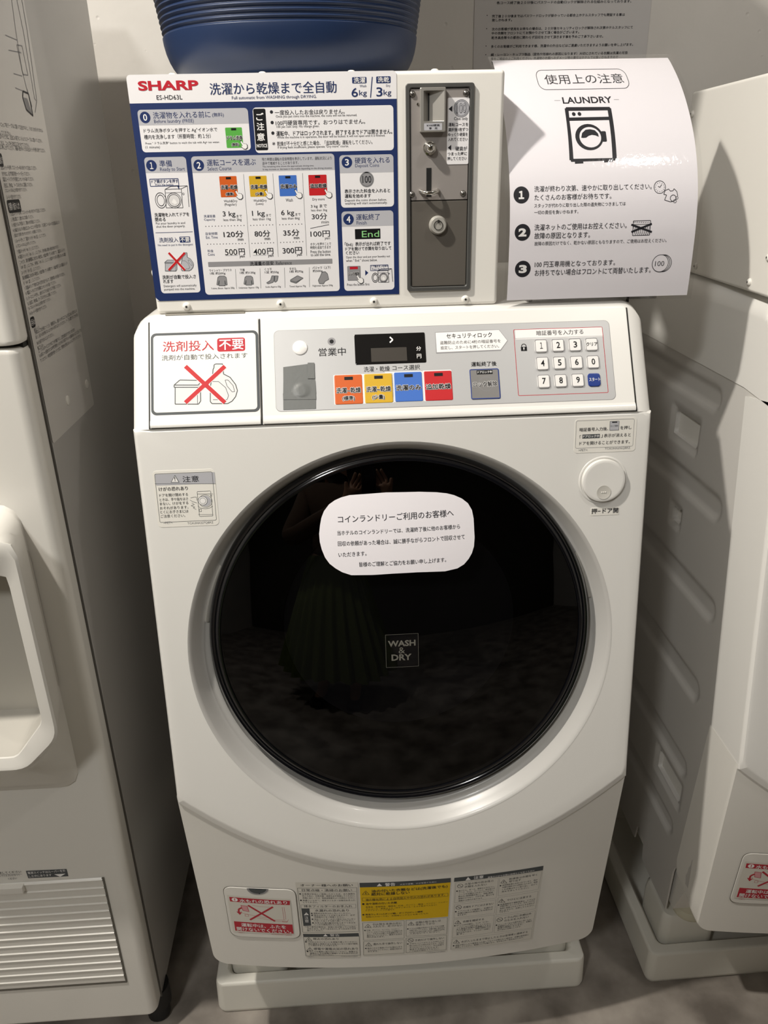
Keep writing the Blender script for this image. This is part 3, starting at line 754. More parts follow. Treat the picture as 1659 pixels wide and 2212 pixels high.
d.Ln([(575, 465), (1085, 765)], 40, 'dred', 3); d.Ln([(1045, 495), (615, 738)], 40, 'dred', 3)
d.T('>PET<', 390, 978, 510, 984, 16, 'dred'); d.T('TCAUHA077QBRZ', 1015, 1010, 1400, 1028, 18, 'dred')
d.build('filter_sticker', flid)

# warning stickers on the lower panel
def tri(d, x, y, k=1.0, sign='!', c='ink'):
    d.Ln([(x-34*k, y+17*k), (x, y-18*k), (x+34*k, y+17*k), (x-34*k, y+17*k)], 4*k, c, 3); d.T(sign, x-5*k, y+3*k, x+5*k, y+3*k, 22*k, c)
def ban(d, x, y, k=1.0):
    d.C(x, y, 27*k, 'ink', 3, 4*k, ry=18*k); d.Ln([(x-18*k, y-9*k), (x+18*k, y+9*k)], 4*k, 'ink', 3)
V6 = (620, 1880, 4.3658)
d = Decal(LPS, V6); d.base = 0.0004
d.Q(((78, 110), (668, 108), (692, 812), (178, 815)), 'label', 0)
d.T('オーナー様へのお願い', 125, 138, 620, 132, 24, bold=0.006)
d.Ln([(98, 164), (657, 158), (677, 572), (148, 580), (98, 164)], 3, 'dgrey', 2); d.Ln([(112, 200), (655, 196)], 2, 'dgrey', 2)
d.T('日常点検・清掃のお願い', 140, 184, 612, 180, 24)
d.lines([('● お客様が安全にご使用いただくため、また故障を', 115, 219, 640, 215), ('防ぐために、日常点検・清掃を必ず実施してください。', 145, 238, 640, 234), ('実施にあたっては、取扱説明書をよくお読みください。', 147, 258, 642, 253), ('● 乾燥フィルター、排水フィルターは毎日お手入れ', 123, 281, 643, 274), ('してください。', 152, 298, 290, 297)], 15)
d.Ln([(130, 322), (648, 315), (650, 350), (135, 356), (130, 322)], 2, 'dgrey', 2); d.T('排水フィルターのお手入れ', 160, 336, 615, 331, 22)
d.Q(((135, 357), (211, 355), (228, 517), (155, 520)), 'dgrey', 1); d.P([(182, 393), (206, 418), (158, 420)], 'white', 2); d.T('!', 180, 410, 185, 410, 16, 'dgrey'); d.T('注', 165, 442, 202, 441, 28, 'white'); d.T('意', 168, 474, 206, 473, 28, 'white')
d.T('水漏れの恐れあり', 262, 377, 583, 371, 24)
d.lines([('● 運転中はお手入れしないでください。', 225, 403, 600, 398), ('● 排水が出ることがありますので、必ず', 228, 421, 640, 416), ('洗面器などをご用意ください。', 255, 438, 540, 434), ('● 排水フィルターのネジ部のゴムパッキン', 232, 458, 645, 452), ('に付いた糸くずも取り除いてください。', 255, 474, 630, 469), ('● お手入れ後は▶印が合うまでつまみを', 236, 492, 645, 488), ('しっかり締め付けてください。', 260, 508, 545, 504)], 14)
d.Ln([(155, 520), (660, 514)], 2, 'dgrey', 2)
d.lines([('つまり表示の場合は、本体に水が残っている恐れ', 165, 531, 650, 526), ('があります。必ずつまみを少しずつゆるめて水を', 190, 548, 650, 543), ('抜いてください。', 190, 564, 340, 561)], 14)
d.Q(((150, 596), (675, 588), (680, 618), (155, 624)), 'dgrey', 1); d.P([(362, 597), (384, 618), (341, 619)], 'white', 2); d.T('警告', 405, 609, 495, 606, 22, 'white')
d.Ln([(155, 624), (680, 618), (690, 796), (178, 803), (155, 624)], 3, 'dgrey', 2)
tri(d, 205, 645, 0.9, '◆'); d.T('発火の恐れあり', 245, 644, 485, 640, 20); tri(d, 215, 740, 0.9, 'ϟ'); d.T('感電や漏電火災の恐れあり', 252, 738, 668, 731, 22)
d.lines([('● 15A以上のコンセントを単独で使ってください。', 170, 672, 662, 667), ('他の器具と併用すると分岐コンセント部が発熱', 200, 690, 665, 686), ('して発火することがあります。', 205, 706, 480, 702), ('● アースを確実に取り付けてください。故障など', 185, 762, 668, 758), ('漏電のときの感電や漏電による火災の恐れが', 215, 778, 668, 774), ('ありますので取り付けてください。', 215, 794, 440, 790)], 14)
d.T('>PET<', 195, 812, 250, 812, 10, 'mgrey'); d.T('TCAUHA322QBRZ', 508, 808, 665, 806, 10, 'mgrey')
d.build('owner_sticker', wm)
d = Decal(LPS, V6); d.base = 0.0004
d.Q(((683, 115), (1545, 68), (1505, 752), (715, 800)), 'label', 0); d.Q(((683, 115), (1545, 68), (1543, 110), (686, 158)), 'dgrey', 1)
d.P([(870, 120), (898, 145), (846, 147)], 'white', 2); d.T('警告', 925, 132, 1020, 126, 30, 'white', 0.01); d.T('火災や感電、けがを防ぐために', 1065, 126, 1410, 107, 14, 'white')
d.Q(((686, 158), (1541, 110), (1518, 432), (703, 478)), 'vyellow', 1)
tri(d, 742, 208, 1.0, '◆'); d.T('油の付いた衣類などは(洗濯後でも)', 795, 189, 1512, 152, 30, bold=0.012); d.T('絶対に乾燥しない', 795, 219, 1155, 206, 28, bold=0.012)
d.Ln([(708, 257), (1518, 212), (1518, 240), (712, 286), (708, 257)], 3, 'brown', 2); d.T('油の酸化熱による自然発火や引火の恐れがあります。', 740, 270, 1490, 230, 22, bold=0.008)
d.T('● 油や溶剤の付いた衣類', 708, 313, 1035, 300, 20, bold=0.01); d.T('● 発泡ウレタン(スポンジ類)・ポリプロピレン繊維', 710, 412, 1278, 388, 17, bold=0.01)
d.lines([('食用油・動植物油・機械油・灯油・ガソリン・軽油・ベンジン・シンナー', 740, 338, 1515, 297), ('アルコール・美容オイル（ボディオイル・エステ系オイルなど）', 742, 358, 1410, 325), ('ドライクリーニング油など', 742, 376, 1015, 364), ('樹脂(セルロース系)・衣類用ピンチなどを使ったもの', 742, 433, 1330, 405)], 14)
for q4 in (((712, 490), (1104, 470), (1104, 636), (722, 655)), ((1122, 468), (1512, 440), (1505, 598), (1122, 618)), ((722, 668), (1104, 650), (1104, 775), (722, 795)), ((1122, 635), (1505, 608), (1500, 745), (1122, 772))):
    d.Ln(list(q4)+[q4[0]], 2.5, 'dgrey', 2)
tri(d, 763, 520, 0.9, '▲'); d.T('引火物を本体の中に', 808, 504, 1080, 494, 19); d.T('入れたり、近づけない', 808, 524, 1085, 515, 19)
d.lines([('● 灯油、ガソリン、ベンジン、シンナー、', 728, 562, 1060, 548), ('アルコールなどやそれらの付いた衣類は入れ', 752, 578, 1088, 566), ('ない。それらの付着した洗濯物も近くに', 752, 594, 1085, 582), ('置かないでください。爆発や火災の', 752, 610, 1085, 599), ('恐れがあります。', 752, 626, 920, 620)], 13)
tri(d, 1170, 498, 0.9, '!'); d.T('衣類の取り出しは', 1212, 487, 1450, 470, 19); d.T('停止してから', 1212, 508, 1392, 497, 19)
d.lines([('● ドラムの回転が完全に止まってから衣類', 1132, 545, 1480, 522), ('を取り出してください。衣類が腕に巻き付き', 1155, 560, 1485, 540), ('けがをする恐れがあります。回転中は手を', 1155, 576, 1485, 558), ('入れないでください。', 1155, 592, 1440, 575)], 13)
tri(d, 770, 694, 0.9, 'ϟ'); d.T('濡れた手で操作しない', 812, 690, 1085, 680, 20); d.lines([('● 操作パネルや電源プラグを濡れた手で', 735, 730, 1085, 718), ('さわらないでください。感電の恐れが', 760, 746, 1085, 736), ('あります。', 762, 762, 860, 758)], 13)
ban(d, 1166, 656); d.T('子供だけで操作しない', 1205, 655, 1480, 634, 20); d.lines([('● 子供やペットがドラムの中に入り', 1130, 688, 1478, 664), ('閉じ込められる恐れがあります。子供を', 1155, 704, 1478, 682), ('近づけないでください。中の衣類で', 1155, 720, 1478, 700), ('窒息する恐れがあります。', 1155, 738, 1430, 722), ('ドアは必ず閉めてください。', 1155, 754, 1435, 738)], 12)
d.T('TCAUHA323QBRZ', 1312, 775, 1492, 762, 10, 'mgrey')
d.build('warning_sticker', wm)
d = Decal(LPS, (960, 1860, 6.9125)); d.base = 0.0004
d.Q(((148, 245), (1478, 65), (1305, 1165), (85, 1320)), 'label', 0); d.Q(((148, 245), (1478, 65), (1468, 132), (142, 305)), 'dgrey', 1)
d.P([(352, 232), (392, 275), (312, 285)], 'white', 2); d.T('注意', 437, 245, 583, 225, 44, 'white', 0.01); d.T('漏電やけがや衣類の破損などを防ぐために', 645, 235, 1345, 135, 24, 'white')
for q4 in (((168, 318), (805, 250), (770, 545), (150, 620)), ((822, 248), (1450, 150), (1400, 415), (800, 515)), ((150, 645), (768, 572), (745, 770), (140, 845)), ((800, 540), (1398, 445), (1358, 705), (768, 800)), ((140, 865), (742, 795), (715, 1060), (115, 1140)), ((765, 825), (1355, 735), (1315, 990), (740, 1060)), ((115, 1160), (1310, 1005), (1290, 1150), (95, 1310))):
    d.Ln(list(q4)+[q4[0]], 3, 'mgrey', 2)
ban(d, 235, 365, 1.6); d.T('大型の物や防水性の', 300, 335, 732, 290, 30); d.T('衣類を入れない', 300, 378, 630, 342, 30)
d.lines([('● 座ぶとん、まくら、寝袋などのカバー、', 175, 437, 750, 378), ('シーツ、マット、カーペット、防水加工の', 215, 462, 750, 406), ('シートや衣類は入れないでください。', 215, 490, 745, 436), ('脱水中に異常振動を起こし、本機の転倒、', 208, 520, 730, 466), ('破損だけでなく、けがや床、壁などを', 208, 550, 740, 495), ('損傷する恐れがあります。', 208, 585, 575, 548)], 22)
ban(d, 212, 685, 1.6); d.T('衣類をドアにはさまない', 278, 680, 735, 630, 30)
d.lines([('● ドアパッキンが破損し、水漏れや', 155, 745, 722, 685), ('衣類の破れの原因になる恐れが', 195, 770, 720, 715), ('あります。', 195, 800, 330, 790)], 22)
tri(d, 200, 905, 1.4); d.T('衣類を確認する', 275, 895, 590, 862, 30)
d.lines([('● ポケットの中を確認し、マッチ、ライター', 145, 955, 665, 900), ('ヘアピンなどは取り出してください。', 185, 980, 690, 930), ('また硬貨が衣類の洗濯槽に入ると', 182, 1005, 690, 955), ('ドラムを傷つけたり、故障の原因になる', 178, 1030, 685, 980), ('恐れがあります。ファスナーは閉じ', 178, 1058, 680, 1010), ('ます。', 178, 1088, 290, 1078)], 22)
tri(d, 885, 298, 1.4, '◆'); d.T('乾燥後は衣類を早く', 965, 262, 1385, 195, 30); d.T('取り出す', 965, 300, 1140, 272, 30)
d.lines([('● 長時間乾燥のまま入れていると、熱が', 825, 362, 1390, 272), ('衣類を過熱させる原因になります。乾燥', 862, 385, 1388, 305), ('した衣類はすぐに取り出し、広げて', 862, 415, 1385, 340), ('熱を冷ましてください。', 855, 448, 1265, 392)], 22)
tri(d, 855, 585, 1.4); d.T('やけどに注意する', 935, 575, 1295, 518, 30)
d.lines([('● 乾燥運転中や運転直後は、ドラムや', 795, 648, 1355, 562), ('衣類が熱くなっています。ボタンなどの', 830, 668, 1345, 592), ('金具に直接ふれるとやけどする恐れが', 826, 700, 1345, 622), ('ありますので、注意してください。', 822, 730, 1340, 655), ('ください。', 822, 755, 960, 740)], 22)
ban(d, 825, 868, 1.6); d.T('ドラム内に衣類以外', 900, 838, 1298, 780, 30); d.T('のものを入れない', 893, 880, 1255, 828, 30)
d.lines([('● スニーカーなどの靴や水に浮くもの、', 765, 945, 1300, 870), ('危険物は入れないでください。本機の', 795, 965, 1300, 895), ('破損の原因になります。', 792, 992, 1170, 940), ('砂や泥などは落としてから', 790, 1022, 1130, 972)], 22)
tri(d, 178, 1195, 1.4); d.T('水が入ったままで停止したときは管理者に連絡する', 250, 1188, 1240, 1060, 30)
d.lines([('● 運転が停止したり電源を入れ直してもドアが開かない場合は、店舗の管理者に', 125, 1245, 1255, 1105), ('連絡してください。無理にドアを開けると、水があふれて床をぬらします。', 160, 1268, 1180, 1145)], 22)
d.build('caution_label', wm)

# feet
for x in (-0.245, 0.245):
    for y in (0.055, 0.43):
        bm = bmesh.new(); lathe(bm, [(0.0005, 0.0), (0.027, 0.0), (0.029, 0.004), (0.029, 0.012), (0.026, 0.016), (0.028, 0.05), (0.028, 0.06)], (x, y, 0.125), (0, 0, 1), 28); link('foot', bm, mat('foot_ivory', '#CFCAB4', 0.45), wm, ang=40)

# ================================================================== coin box
X0, X1, ZB, ZT, DEP, BY = -0.2713, 0.1269, 1.1808, 1.4251, 0.340, 0.042
cb = thing('coin_box', 'white steel coin box with blue instruction panel on top of the middle washing machine', 'coin box', (X0, BY, ZB))
boxobj('housing', (X0, BY, ZB), (X1, BY+DEP, ZT), PAINT, cb, 0.0045, 4)
CBS = Surf((0, BY, 0), (1, 0, 0), (0, 0, 1))
VC = (250, 130, 2.6333)
d = Decal(CBS, VC); d.base = 0.0005
A = d.p(58, 84); B = d.p(1612, 1330); d.slab(rrect(A[0], A[1], B[0], B[1], 0.004), 'panelwhite', 0.0008)
N_ = d.p(80, 247); d.add([(A[0], B[1]+0.004), (A[0]+0.004, B[1]), (B[0], B[1]), (B[0], N_[1]), (A[0], N_[1])], 'navy', 1)
d.T('SHARP', 128, 151, 470, 137, 56, 'red', 0.035, res=4); d.T('ES-HD63L', 233, 213, 379, 210, 26, 'ink')
d.T('洗濯から乾燥まで全自動', 535, 164, 1255, 152, 68, 'navy', 0.008, res=3); d.T('Full automatic from WASHING through DRYING.', 661, 214, 1143, 211, 23, 'navy')
d.R(1344, 97, 1427, 132, 'navy', 1, 5); d.T('洗濯', 1354, 115, 1419, 113, 30, 'white', 0.01); d.R(1481, 93, 1564, 131, 'navy', 1, 5); d.T('洗乾', 1490, 112, 1556, 110, 30, 'white', 0.01)
d.T('6', 1341, 184, 1377, 183, 52, 'navy', 0.008, res=4); d.T('kg', 1384, 191, 1428, 189, 40, 'navy'); d.T('Wash', 1387, 147, 1425, 146, 14, 'navy'); d.Ln([(1459, 95), (1449, 213)], 5, 'navy')
d.T('3', 1482, 181, 1517, 180, 52, 'navy', 0.008, res=4); d.T('kg', 1523, 189, 1567, 187, 40, 'navy'); d.T('Dry', 1538, 148, 1561, 146, 16, 'navy')
def card(x0, y0, x1, y1, hb, hx=None):
    d.R(x0, y0, x1, y1, 'panelwhite', 2, 20)
    A = d.p(x0, y0); B = d.p(x1, y1); Hh = d.p(*hb); k = d.sc(x0, y0)[0]*20
    full = rrect(A[0], A[1], B[0], B[1], k); top = [q for q in full if q[1] > Hh[1]]
    top = sorted(top, key=lambda q: math.atan2(q[1]-Hh[1], q[0]-(A[0]+B[0])/2))
    d.add([(B[0], Hh[1])] + top + [(A[0], Hh[1])], 'faint', 3)
def num(n, x, y, r=30):
    d.C(x, y, r, 'navy', 4); w = 11 if n != '1' else 9
    d.T('１' if n == '1' else n, x-w, y, x+w, y, r*1.25, 'white', 0.012, 5, 4)
card(122, 283, 770, 512, (440, 366)); num('0', 168, 326)
d.T('洗濯物を入れる前に', 213, 316, 538, 307, 38, 'navy', 0.006); d.T('(無料)', 549, 313, 615, 312, 28, 'navy', 0.006); d.T('Before laundry (FREE)', 219, 350, 445, 348, 26, 'navy')
d.T('ドラム洗浄ボタンを押すと Ag⁺イオン水で', 160, 402, 578, 397, 27, 'ink', 0.008); d.T('槽内を洗浄します（所要時間：約１分）', 162, 436, 540, 432, 27, 'ink', 0.008)
d.T('Press " ドラム洗浄" button to wash the tub with Ag+ ion water.', 170, 472, 592, 468, 18); d.T('(1 minute)', 170, 497, 252, 496, 19)
d.R(622, 384, 727, 498, 'green', 3, 5); d.R(656, 387, 686, 399, 'black', 4); d.TO('ドラム洗浄', 633, 443, 720, 441, 24); d.TO('(無料)', 660, 481, 702, 480, 20); hand(d, 728, 485, 0.9)
d.R(777, 270, 1582, 512, 'panelwhite', 2, 20); d.R(781, 277, 868, 512, 'black', 3, 8)
for ch, x, y in (('ご', 820, 322), ('注', 824, 378), ('意', 826, 437)): d.T(ch, x-21, y, x+21, y-1, 42, 'white', 0.015)
d.T('NOTICE', 802, 487, 862, 486, 20, 'white', 0.02)
for x, y in ((886, 295), (890, 355), (894, 415)): d.C(x, y, 9, 'ink', 3)
d.T('一度投入したお金は戻りません。', 905, 298, 1302, 292, 29, 'ink', 0.008); d.T('Once you put coins into the machine, the coins will not be returned.', 911, 321, 1372, 315, 18)
d.T('100円硬貨専用です。おつりはでません。', 910, 356, 1418, 350, 29, 'ink', 0.008); d.T('100 yen coin only. No change given.', 915, 380, 1158, 377, 18)
d.T('運転中、ドアはロックされます。終了するまでドアは開きません。', 913, 415, 1572, 408, 29, 'ink', 0.01); d.T('While the machine is in operation, the door will be locked. It will not open until it is finished.', 918, 439, 1532, 432, 17)
d.T('※', 890, 475, 908, 475, 18); d.T('乾燥が不十分だと感じた場合、「追加乾燥」運転をしてください。', 918, 473, 1460, 467, 26, 'ink', 0.006); d.T('If drying feels insufficient, please operate "Dry more" course.', 921, 497, 1325, 491, 18)
# card 1
card(160, 553, 484, 1320, (280, 640)); num('1', 204, 600)
d.T('準備', 249, 589, 320, 587, 38, 'navy', 0.006); d.T('Ready to Start', 253, 623, 394, 621, 26, 'navy')
d.F(191, 675, 362, 716, 4, 'navy', 3, 4); d.P([(350, 715), (362, 740), (362, 713)], 'navy', 3); d.T('ドア開ボタンを押す', 203, 691, 355, 687, 21, 'navy', 0.012); d.T('Press the button', 226, 709, 328, 707, 14, 'navy')
def washer_icon(x, y, k):
    f = lambda p: [(x+a*k, y+b*k) for a, b in p]
    d.Ln(f([(-45, 50), (-52, -55), (40, -58), (75, -75), (-20, -72), (-52, -55)]), 3, 'ink'); d.Ln(f([(40, -58), (50, 50)]), 3, 'ink'); d.Ln(f([(75, -75), (85, 45)]), 3, 'ink'); d.Ln(f([(-52, -35), (40, -38)]), 2, 'ink'); d.Ln(f([(-45, 50), (50, 50)]), 3, 'ink')
    d.C(x, y+8*k, 42*k, 'ink', 3, 3); d.C(x, y+8*k, 34*k, 'lgrey', 3); d.C(x, y+8*k, 34*k, 'ink', 4, 3); d.P(f([(-14, 20), (-4, -2), (8, 6), (18, 24), (4, 32)]), 'white', 5)
    d.C(x-76*k, y+8*k, 32*k, 'ink', 3, 3, ry=46*k); d.C(x-76*k, y+8*k, 22*k, 'ink', 3, 3, ry=33*k); d.C(x+52*k, y-30*k, 6*k, 'ink', 4, 2)
washer_icon(333, 790, 1.0)
d.T('洗濯物を入れてドアを', 221, 880, 418, 876, 23, 'ink', 0.01); d.T('閉める', 225, 907, 284, 905, 22, 'ink', 0.01); d.T('Put your laundry in and', 229, 930, 395, 927, 17); d.T('shut the door properly.', 231, 948, 396, 945, 17)
d.Ln([(227, 982), (438, 976)], 3, 'navy', 3); d.T('洗剤投入', 247, 1023, 356, 1021, 28, 'navy', 0.008); d.R(362, 1004, 426, 1036, 'navy', 3, 3); d.T('不要', 368, 1021, 420, 1019, 26, 'white', 0.012)
d.T('No need to put in the detergent', 241, 1053, 440, 1050, 15, 'navy'); detergent(d, 361, 1148, 0.26, 'dgrey', 'faint', 10, 4); cross(d, 302, 1095, 394, 1194, 12, lev=8)
d.T('洗剤が自動で投入さ', 266, 1234, 456, 1230, 23, 'ink', 0.01); d.T('れます', 271, 1259, 328, 1257, 21, 'ink', 0.01); d.T('Detergent will automatically', 274, 1286, 460, 1282, 16); d.T('pumped into the machine.', 277, 1305, 452, 1301, 16)
# card 2
card(427, 548, 1275, 1312, (840, 633)); num('2', 473, 598)
d.T('運転コースを選ぶ', 519, 584, 797, 578, 38, 'navy', 0.008); d.T('Select Course', 523, 617, 659, 615, 22, 'navy')
d.T('残り時間は運転の目安時間を表示しています。運転状況により', 832, 564, 1228, 557, 19); d.T('途中で増減することがあります。', 834, 587, 1040, 583, 18); d.T('The remaining time shows the approximate driving time.', 835, 606, 1128, 602, 12); d.T('It may increase or decrease in the middle depending on the driving situation.', 837, 622, 1232, 615, 13)
for x0, y0, x1, y1, c, t1, t2 in ((588, 661, 697, 778, 'orange', '洗濯~乾燥', '(標準)'), (757, 659, 866, 775, 'yellow', '洗濯~乾燥', '(少量)'), (926, 656, 1035, 772, 'blue', '洗濯のみ', None), (1095, 653, 1204, 768, 'rred', '追加乾燥', None)):
    d.R(x0, y0, x1, y1, c, 3, 4); d.R(x0+38, y0+4, x0+68, y0+16, 'black', 4); d.TO(t1, x0+11, y0+62, x0+104, y0+60, 24)
    if t2: d.TO(t2, x0+38, y0+102, x0+84, y0+101, 20)
    hand(d, x0+112, y0+108, 0.95)
for t, x0, y0, x1, y1 in (('Wash&Dry', 615, 804, 692, 802), ('(Regular)', 619, 823, 687, 821), ('Wash&Dry', 783, 801, 858, 799), ('(Less)', 797, 819, 840, 817), ('Wash', 967, 796, 1007, 795), ('Dry more', 1119, 794, 1188, 791)): d.T(t, x0, y0, x1, y1, 18)
for t, x0, y0, x1, y1 in (('洗濯容量', 501, 888, 567, 886), ('Capacity', 503, 909, 566, 907), ('目安時間', 512, 988, 578, 985), ('Est. Time', 514, 1008, 580, 1006), ('料金', 523, 1085, 556, 1084), ('Coins', 525, 1105, 563, 1103)): d.T(t, x0, y0, x1, y1, 16, 'navy')
for t, x0, y0, x1, y1, h in (('3 kg', 609, 879, 681, 877, 38), ('まで', 687, 887, 718, 886, 15), ('less than 3kg', 613, 910, 716, 908, 18), ('1 kg', 776, 876, 848, 874, 38), ('まで', 856, 882, 884, 881, 15), ('less than 1kg', 780, 906, 882, 904, 18), ('6 kg', 941, 872, 1015, 870, 38), ('まで', 1022, 877, 1051, 876, 15), ('less than 6kg', 945, 902, 1046, 900, 18), ('3 kg まで', 1110, 832, 1201, 830, 22), ('less than 3kg', 1112, 856, 1202, 853, 16), ('30分', 1115, 890, 1202, 887, 36), ('min', 1170, 921, 1212, 919, 15), ('100円', 1108, 989, 1217, 986, 36), ('yen', 1188, 1017, 1218, 1015, 15), ('ボタンを押すことで', 1107, 1047, 1225, 1043, 17), ('時間を追加できます', 1107, 1067, 1224, 1062, 17), ('Press the button', 1108, 1090, 1222, 1086, 17), ('to add the time.', 1109, 1108, 1223, 1103, 16)): d.T(t, x0, y0, x1, y1, h, 'ink', 0.008 if h > 20 else 0.0, res=3)
d.Ln([(1107, 957), (1213, 935)], 3, 'ink', 3)
for x0, y0, x1, y1, n in ((513, 945, 730, 940, 13), (768, 940, 893, 936, 8), (933, 936, 1058, 932, 8), (523, 1047, 737, 1042, 13), (775, 1042, 898, 1038, 8), (938, 1037, 1064, 1032, 8)):
    for k in range(n): d.C(x0+(x1-x0)*k/(n-1), y0+(y1-y0)*k/(n-1), 2.6, 'ink', 3, n=8)
d.R(620, 1071, 694, 1112, 'faint', 3); d.R(621, 1071, 692, 1108, 'white', 4); d.R(779, 1070, 857, 1110, 'faint', 3); d.R(780, 1070, 855, 1106, 'white', 4)
for t, x0, y0, x1, y1, h in (('120分', 614, 991, 726, 987, 37), ('min', 695, 1019, 726, 1017, 15), ('80分', 790, 987, 878, 984, 37), ('min', 847, 1015, 878, 1013, 15), ('35分', 953, 982, 1044, 979, 37), ('min', 1013, 1010, 1044, 1008, 15), ('500', 622, 1092, 691, 1090, 34), ('円', 700, 1089, 734, 1088, 36), ('yen', 704, 1119, 734, 1117, 15), ('400', 784, 1090, 853, 1088, 34), ('円', 862, 1086, 896, 1085, 36), ('yen', 866, 1115, 897, 1113, 15), ('300円', 949, 1084, 1059, 1080, 37), ('yen', 1029, 1110, 1058, 1108, 15)): d.T(t, x0, y0, x1, y1, h, 'ink', 0.008, 6, 3)
for a, b in (((727, 648), (765, 1120)), ((894, 645), (925, 1118)), ((1062, 642), (1087, 1112))): d.Ln([a, b], 1.8, 'dgrey', 3)
d.R(525, 1148, 1233, 1157, 'mgrey', 3, 3); d.T('洗濯量の目安', 764, 1157, 898, 1154, 22, 'ink', 0.012); d.T('Reference', 912, 1154, 1001, 1152, 20)
for t, x0, y0, x1, y1, h in (('ワイシャツ・ブラウス', 533, 1196, 659, 1193, 15), ('1枚 約200g', 537, 1214, 624, 1212, 17), ('下着', 706, 1193, 734, 1192, 15), ('1枚 約130g', 707, 1210, 794, 1208, 17), ('くつ下', 847, 1190, 888, 1189, 15), ('1足 約50g', 849, 1207, 927, 1205, 17), ('タオル', 988, 1186, 1027, 1185, 15), ('1枚 約70g', 989, 1203, 1066, 1201, 17), ('パジャマ（上下）', 1119, 1181, 1222, 1178, 16), ('約500g', 1121, 1200, 1176, 1198, 17)): d.T(t, x0, y0, x1, y1, h, 'ink', 0.008)
for t, x0, y0, x1, y1 in (('Y-shirts, Blouse  Approx 200g', 543, 1299, 675, 1296), ('Underwear Approx 130g', 700, 1296, 814, 1293), ('Socks Approx 50g', 852, 1291, 939, 1288), ('Towel Approx 70g', 988, 1288, 1081, 1285), ('Nightwear Approx 500g', 1120, 1284, 1234, 1281)): d.T(t, x0, y0, x1, y1, 13)
for a, b in (((681, 1188), (688, 1300)), ((821, 1184), (826, 1298)), ((960, 1180), (963, 1294)), ((1101, 1178), (1103, 1290))): d.Ln([a, b], 1.8, 'dgrey', 3)
def icon(x, y, pts, k=1.0):
    q_ = [(x+a*k, y+b*k) for a, b in pts]; d.P(q_, 'mgrey', 3); d.Ln(q_+q_[:1], 2.5, 'dgrey', 4)
SHIRT = [(-14, -28), (14, -28), (24, -20), (30, 22), (22, 24), (16, -2), (18, 28), (-18, 28), (-16, -2), (-22, 24), (-30, 22), (-24, -20)]
icon(605, 1255, SHIRT); icon(757, 1253, SHIRT, 0.92); icon(890, 1248, [(-2, -22), (12, -22), (10, 6), (4, 16), (-24, 24), (-32, 18), (-10, 4)]); icon(905, 1246, [(0, -20), (14, -20), (20, -18), (14, 8), (4, 16), (-2, 14)])
icon(1030, 1247, [(-36, 2), (4, -22), (36, -8), (-4, 22), (-36, 12)]); d.Ln([(994, 1254), (1026, 1262), (1066, 1240)], 2, 'dgrey', 5); icon(1182, 1238, [(-8, -34), (10, -36), (22, -24), (30, 8), (8, 20), (0, 34), (-24, 32), (-30, 14), (-20, -6)])
# cards 3 and 4
card(1271, 541, 1583, 832, (1428, 640)); num('3', 1315, 581); d.T('硬貨を入れる', 1360, 571, 1558, 567, 35, 'navy', 0.008); d.T('Deposit Coins', 1362, 603, 1498, 600, 25, 'navy')
d.C(1428, 679, 41, 'mgrey', 3); d.C(1428, 679, 36, 'dgrey', 4, 2); d.T('100', 1403, 679, 1454, 677, 42, 'ink', 0.012)
d.T('表示された料金を入れると', 1302, 745, 1560, 741, 23, 'ink', 0.01); d.T('運転を始めます', 1303, 773, 1451, 770, 22, 'ink', 0.01); d.T('Deposit the coins shown below,', 1303, 799, 1541, 795, 17); d.T('washing will start automatically.', 1304, 816, 1545, 812, 17)
card(1283, 861, 1585, 1304, (1434, 944)); num('4', 1324, 905); d.T('運転終了', 1367, 893, 1502, 890, 35, 'navy', 0.008); d.T('Finish', 1370, 925, 1427, 924, 21, 'navy')
d.R(1360, 961, 1506, 1015, 'black', 3, 2); d.T('End', 1400, 990, 1498, 986, 36, 'lit', 0.0, 4)
d.T('「End」表示が出れば終了です', 1303, 1046, 1563, 1042, 23, 'ink', 0.01); d.T('ドアを開けて衣類を取り出して', 1306, 1073, 1567, 1068, 21, 'ink', 0.01); d.T('ください', 1309, 1096, 1384, 1095, 20, 'ink', 0.01)
d.T('Open the door and put your laundry out', 1310, 1121, 1560, 1117, 16); d.T('when " End " shows below.', 1310, 1139, 1488, 1136, 15)
d.R(1317, 1172, 1394, 1252, 'dgrey', 3, 3); d.R(1319, 1174, 1392, 1250, 'mgrey', 4, 3); d.R(1331, 1175, 1377, 1188, 'red', 5); d.TO('ロック解除', 1324, 1214, 1385, 1212, 17, 'ink', 'white', 5); hand(d, 1388, 1248, 0.9)
d.P([(1419, 1193), (1437, 1209), (1419, 1226)], 'navy', 3); d.F(1447, 1165, 1551, 1196, 3, 'navy', 3, 3); d.T('ドア開ボタンを押す', 1453, 1173, 1548, 1170, 14, 'navy', 0.01); d.T('Press the button', 1457, 1188, 1544, 1186, 12, 'navy'); washer_icon(1523, 1232, 0.62)
d.T('Press the button first', 1316, 1277, 1443, 1273, 14)
d.build('instruction_panel', cb)

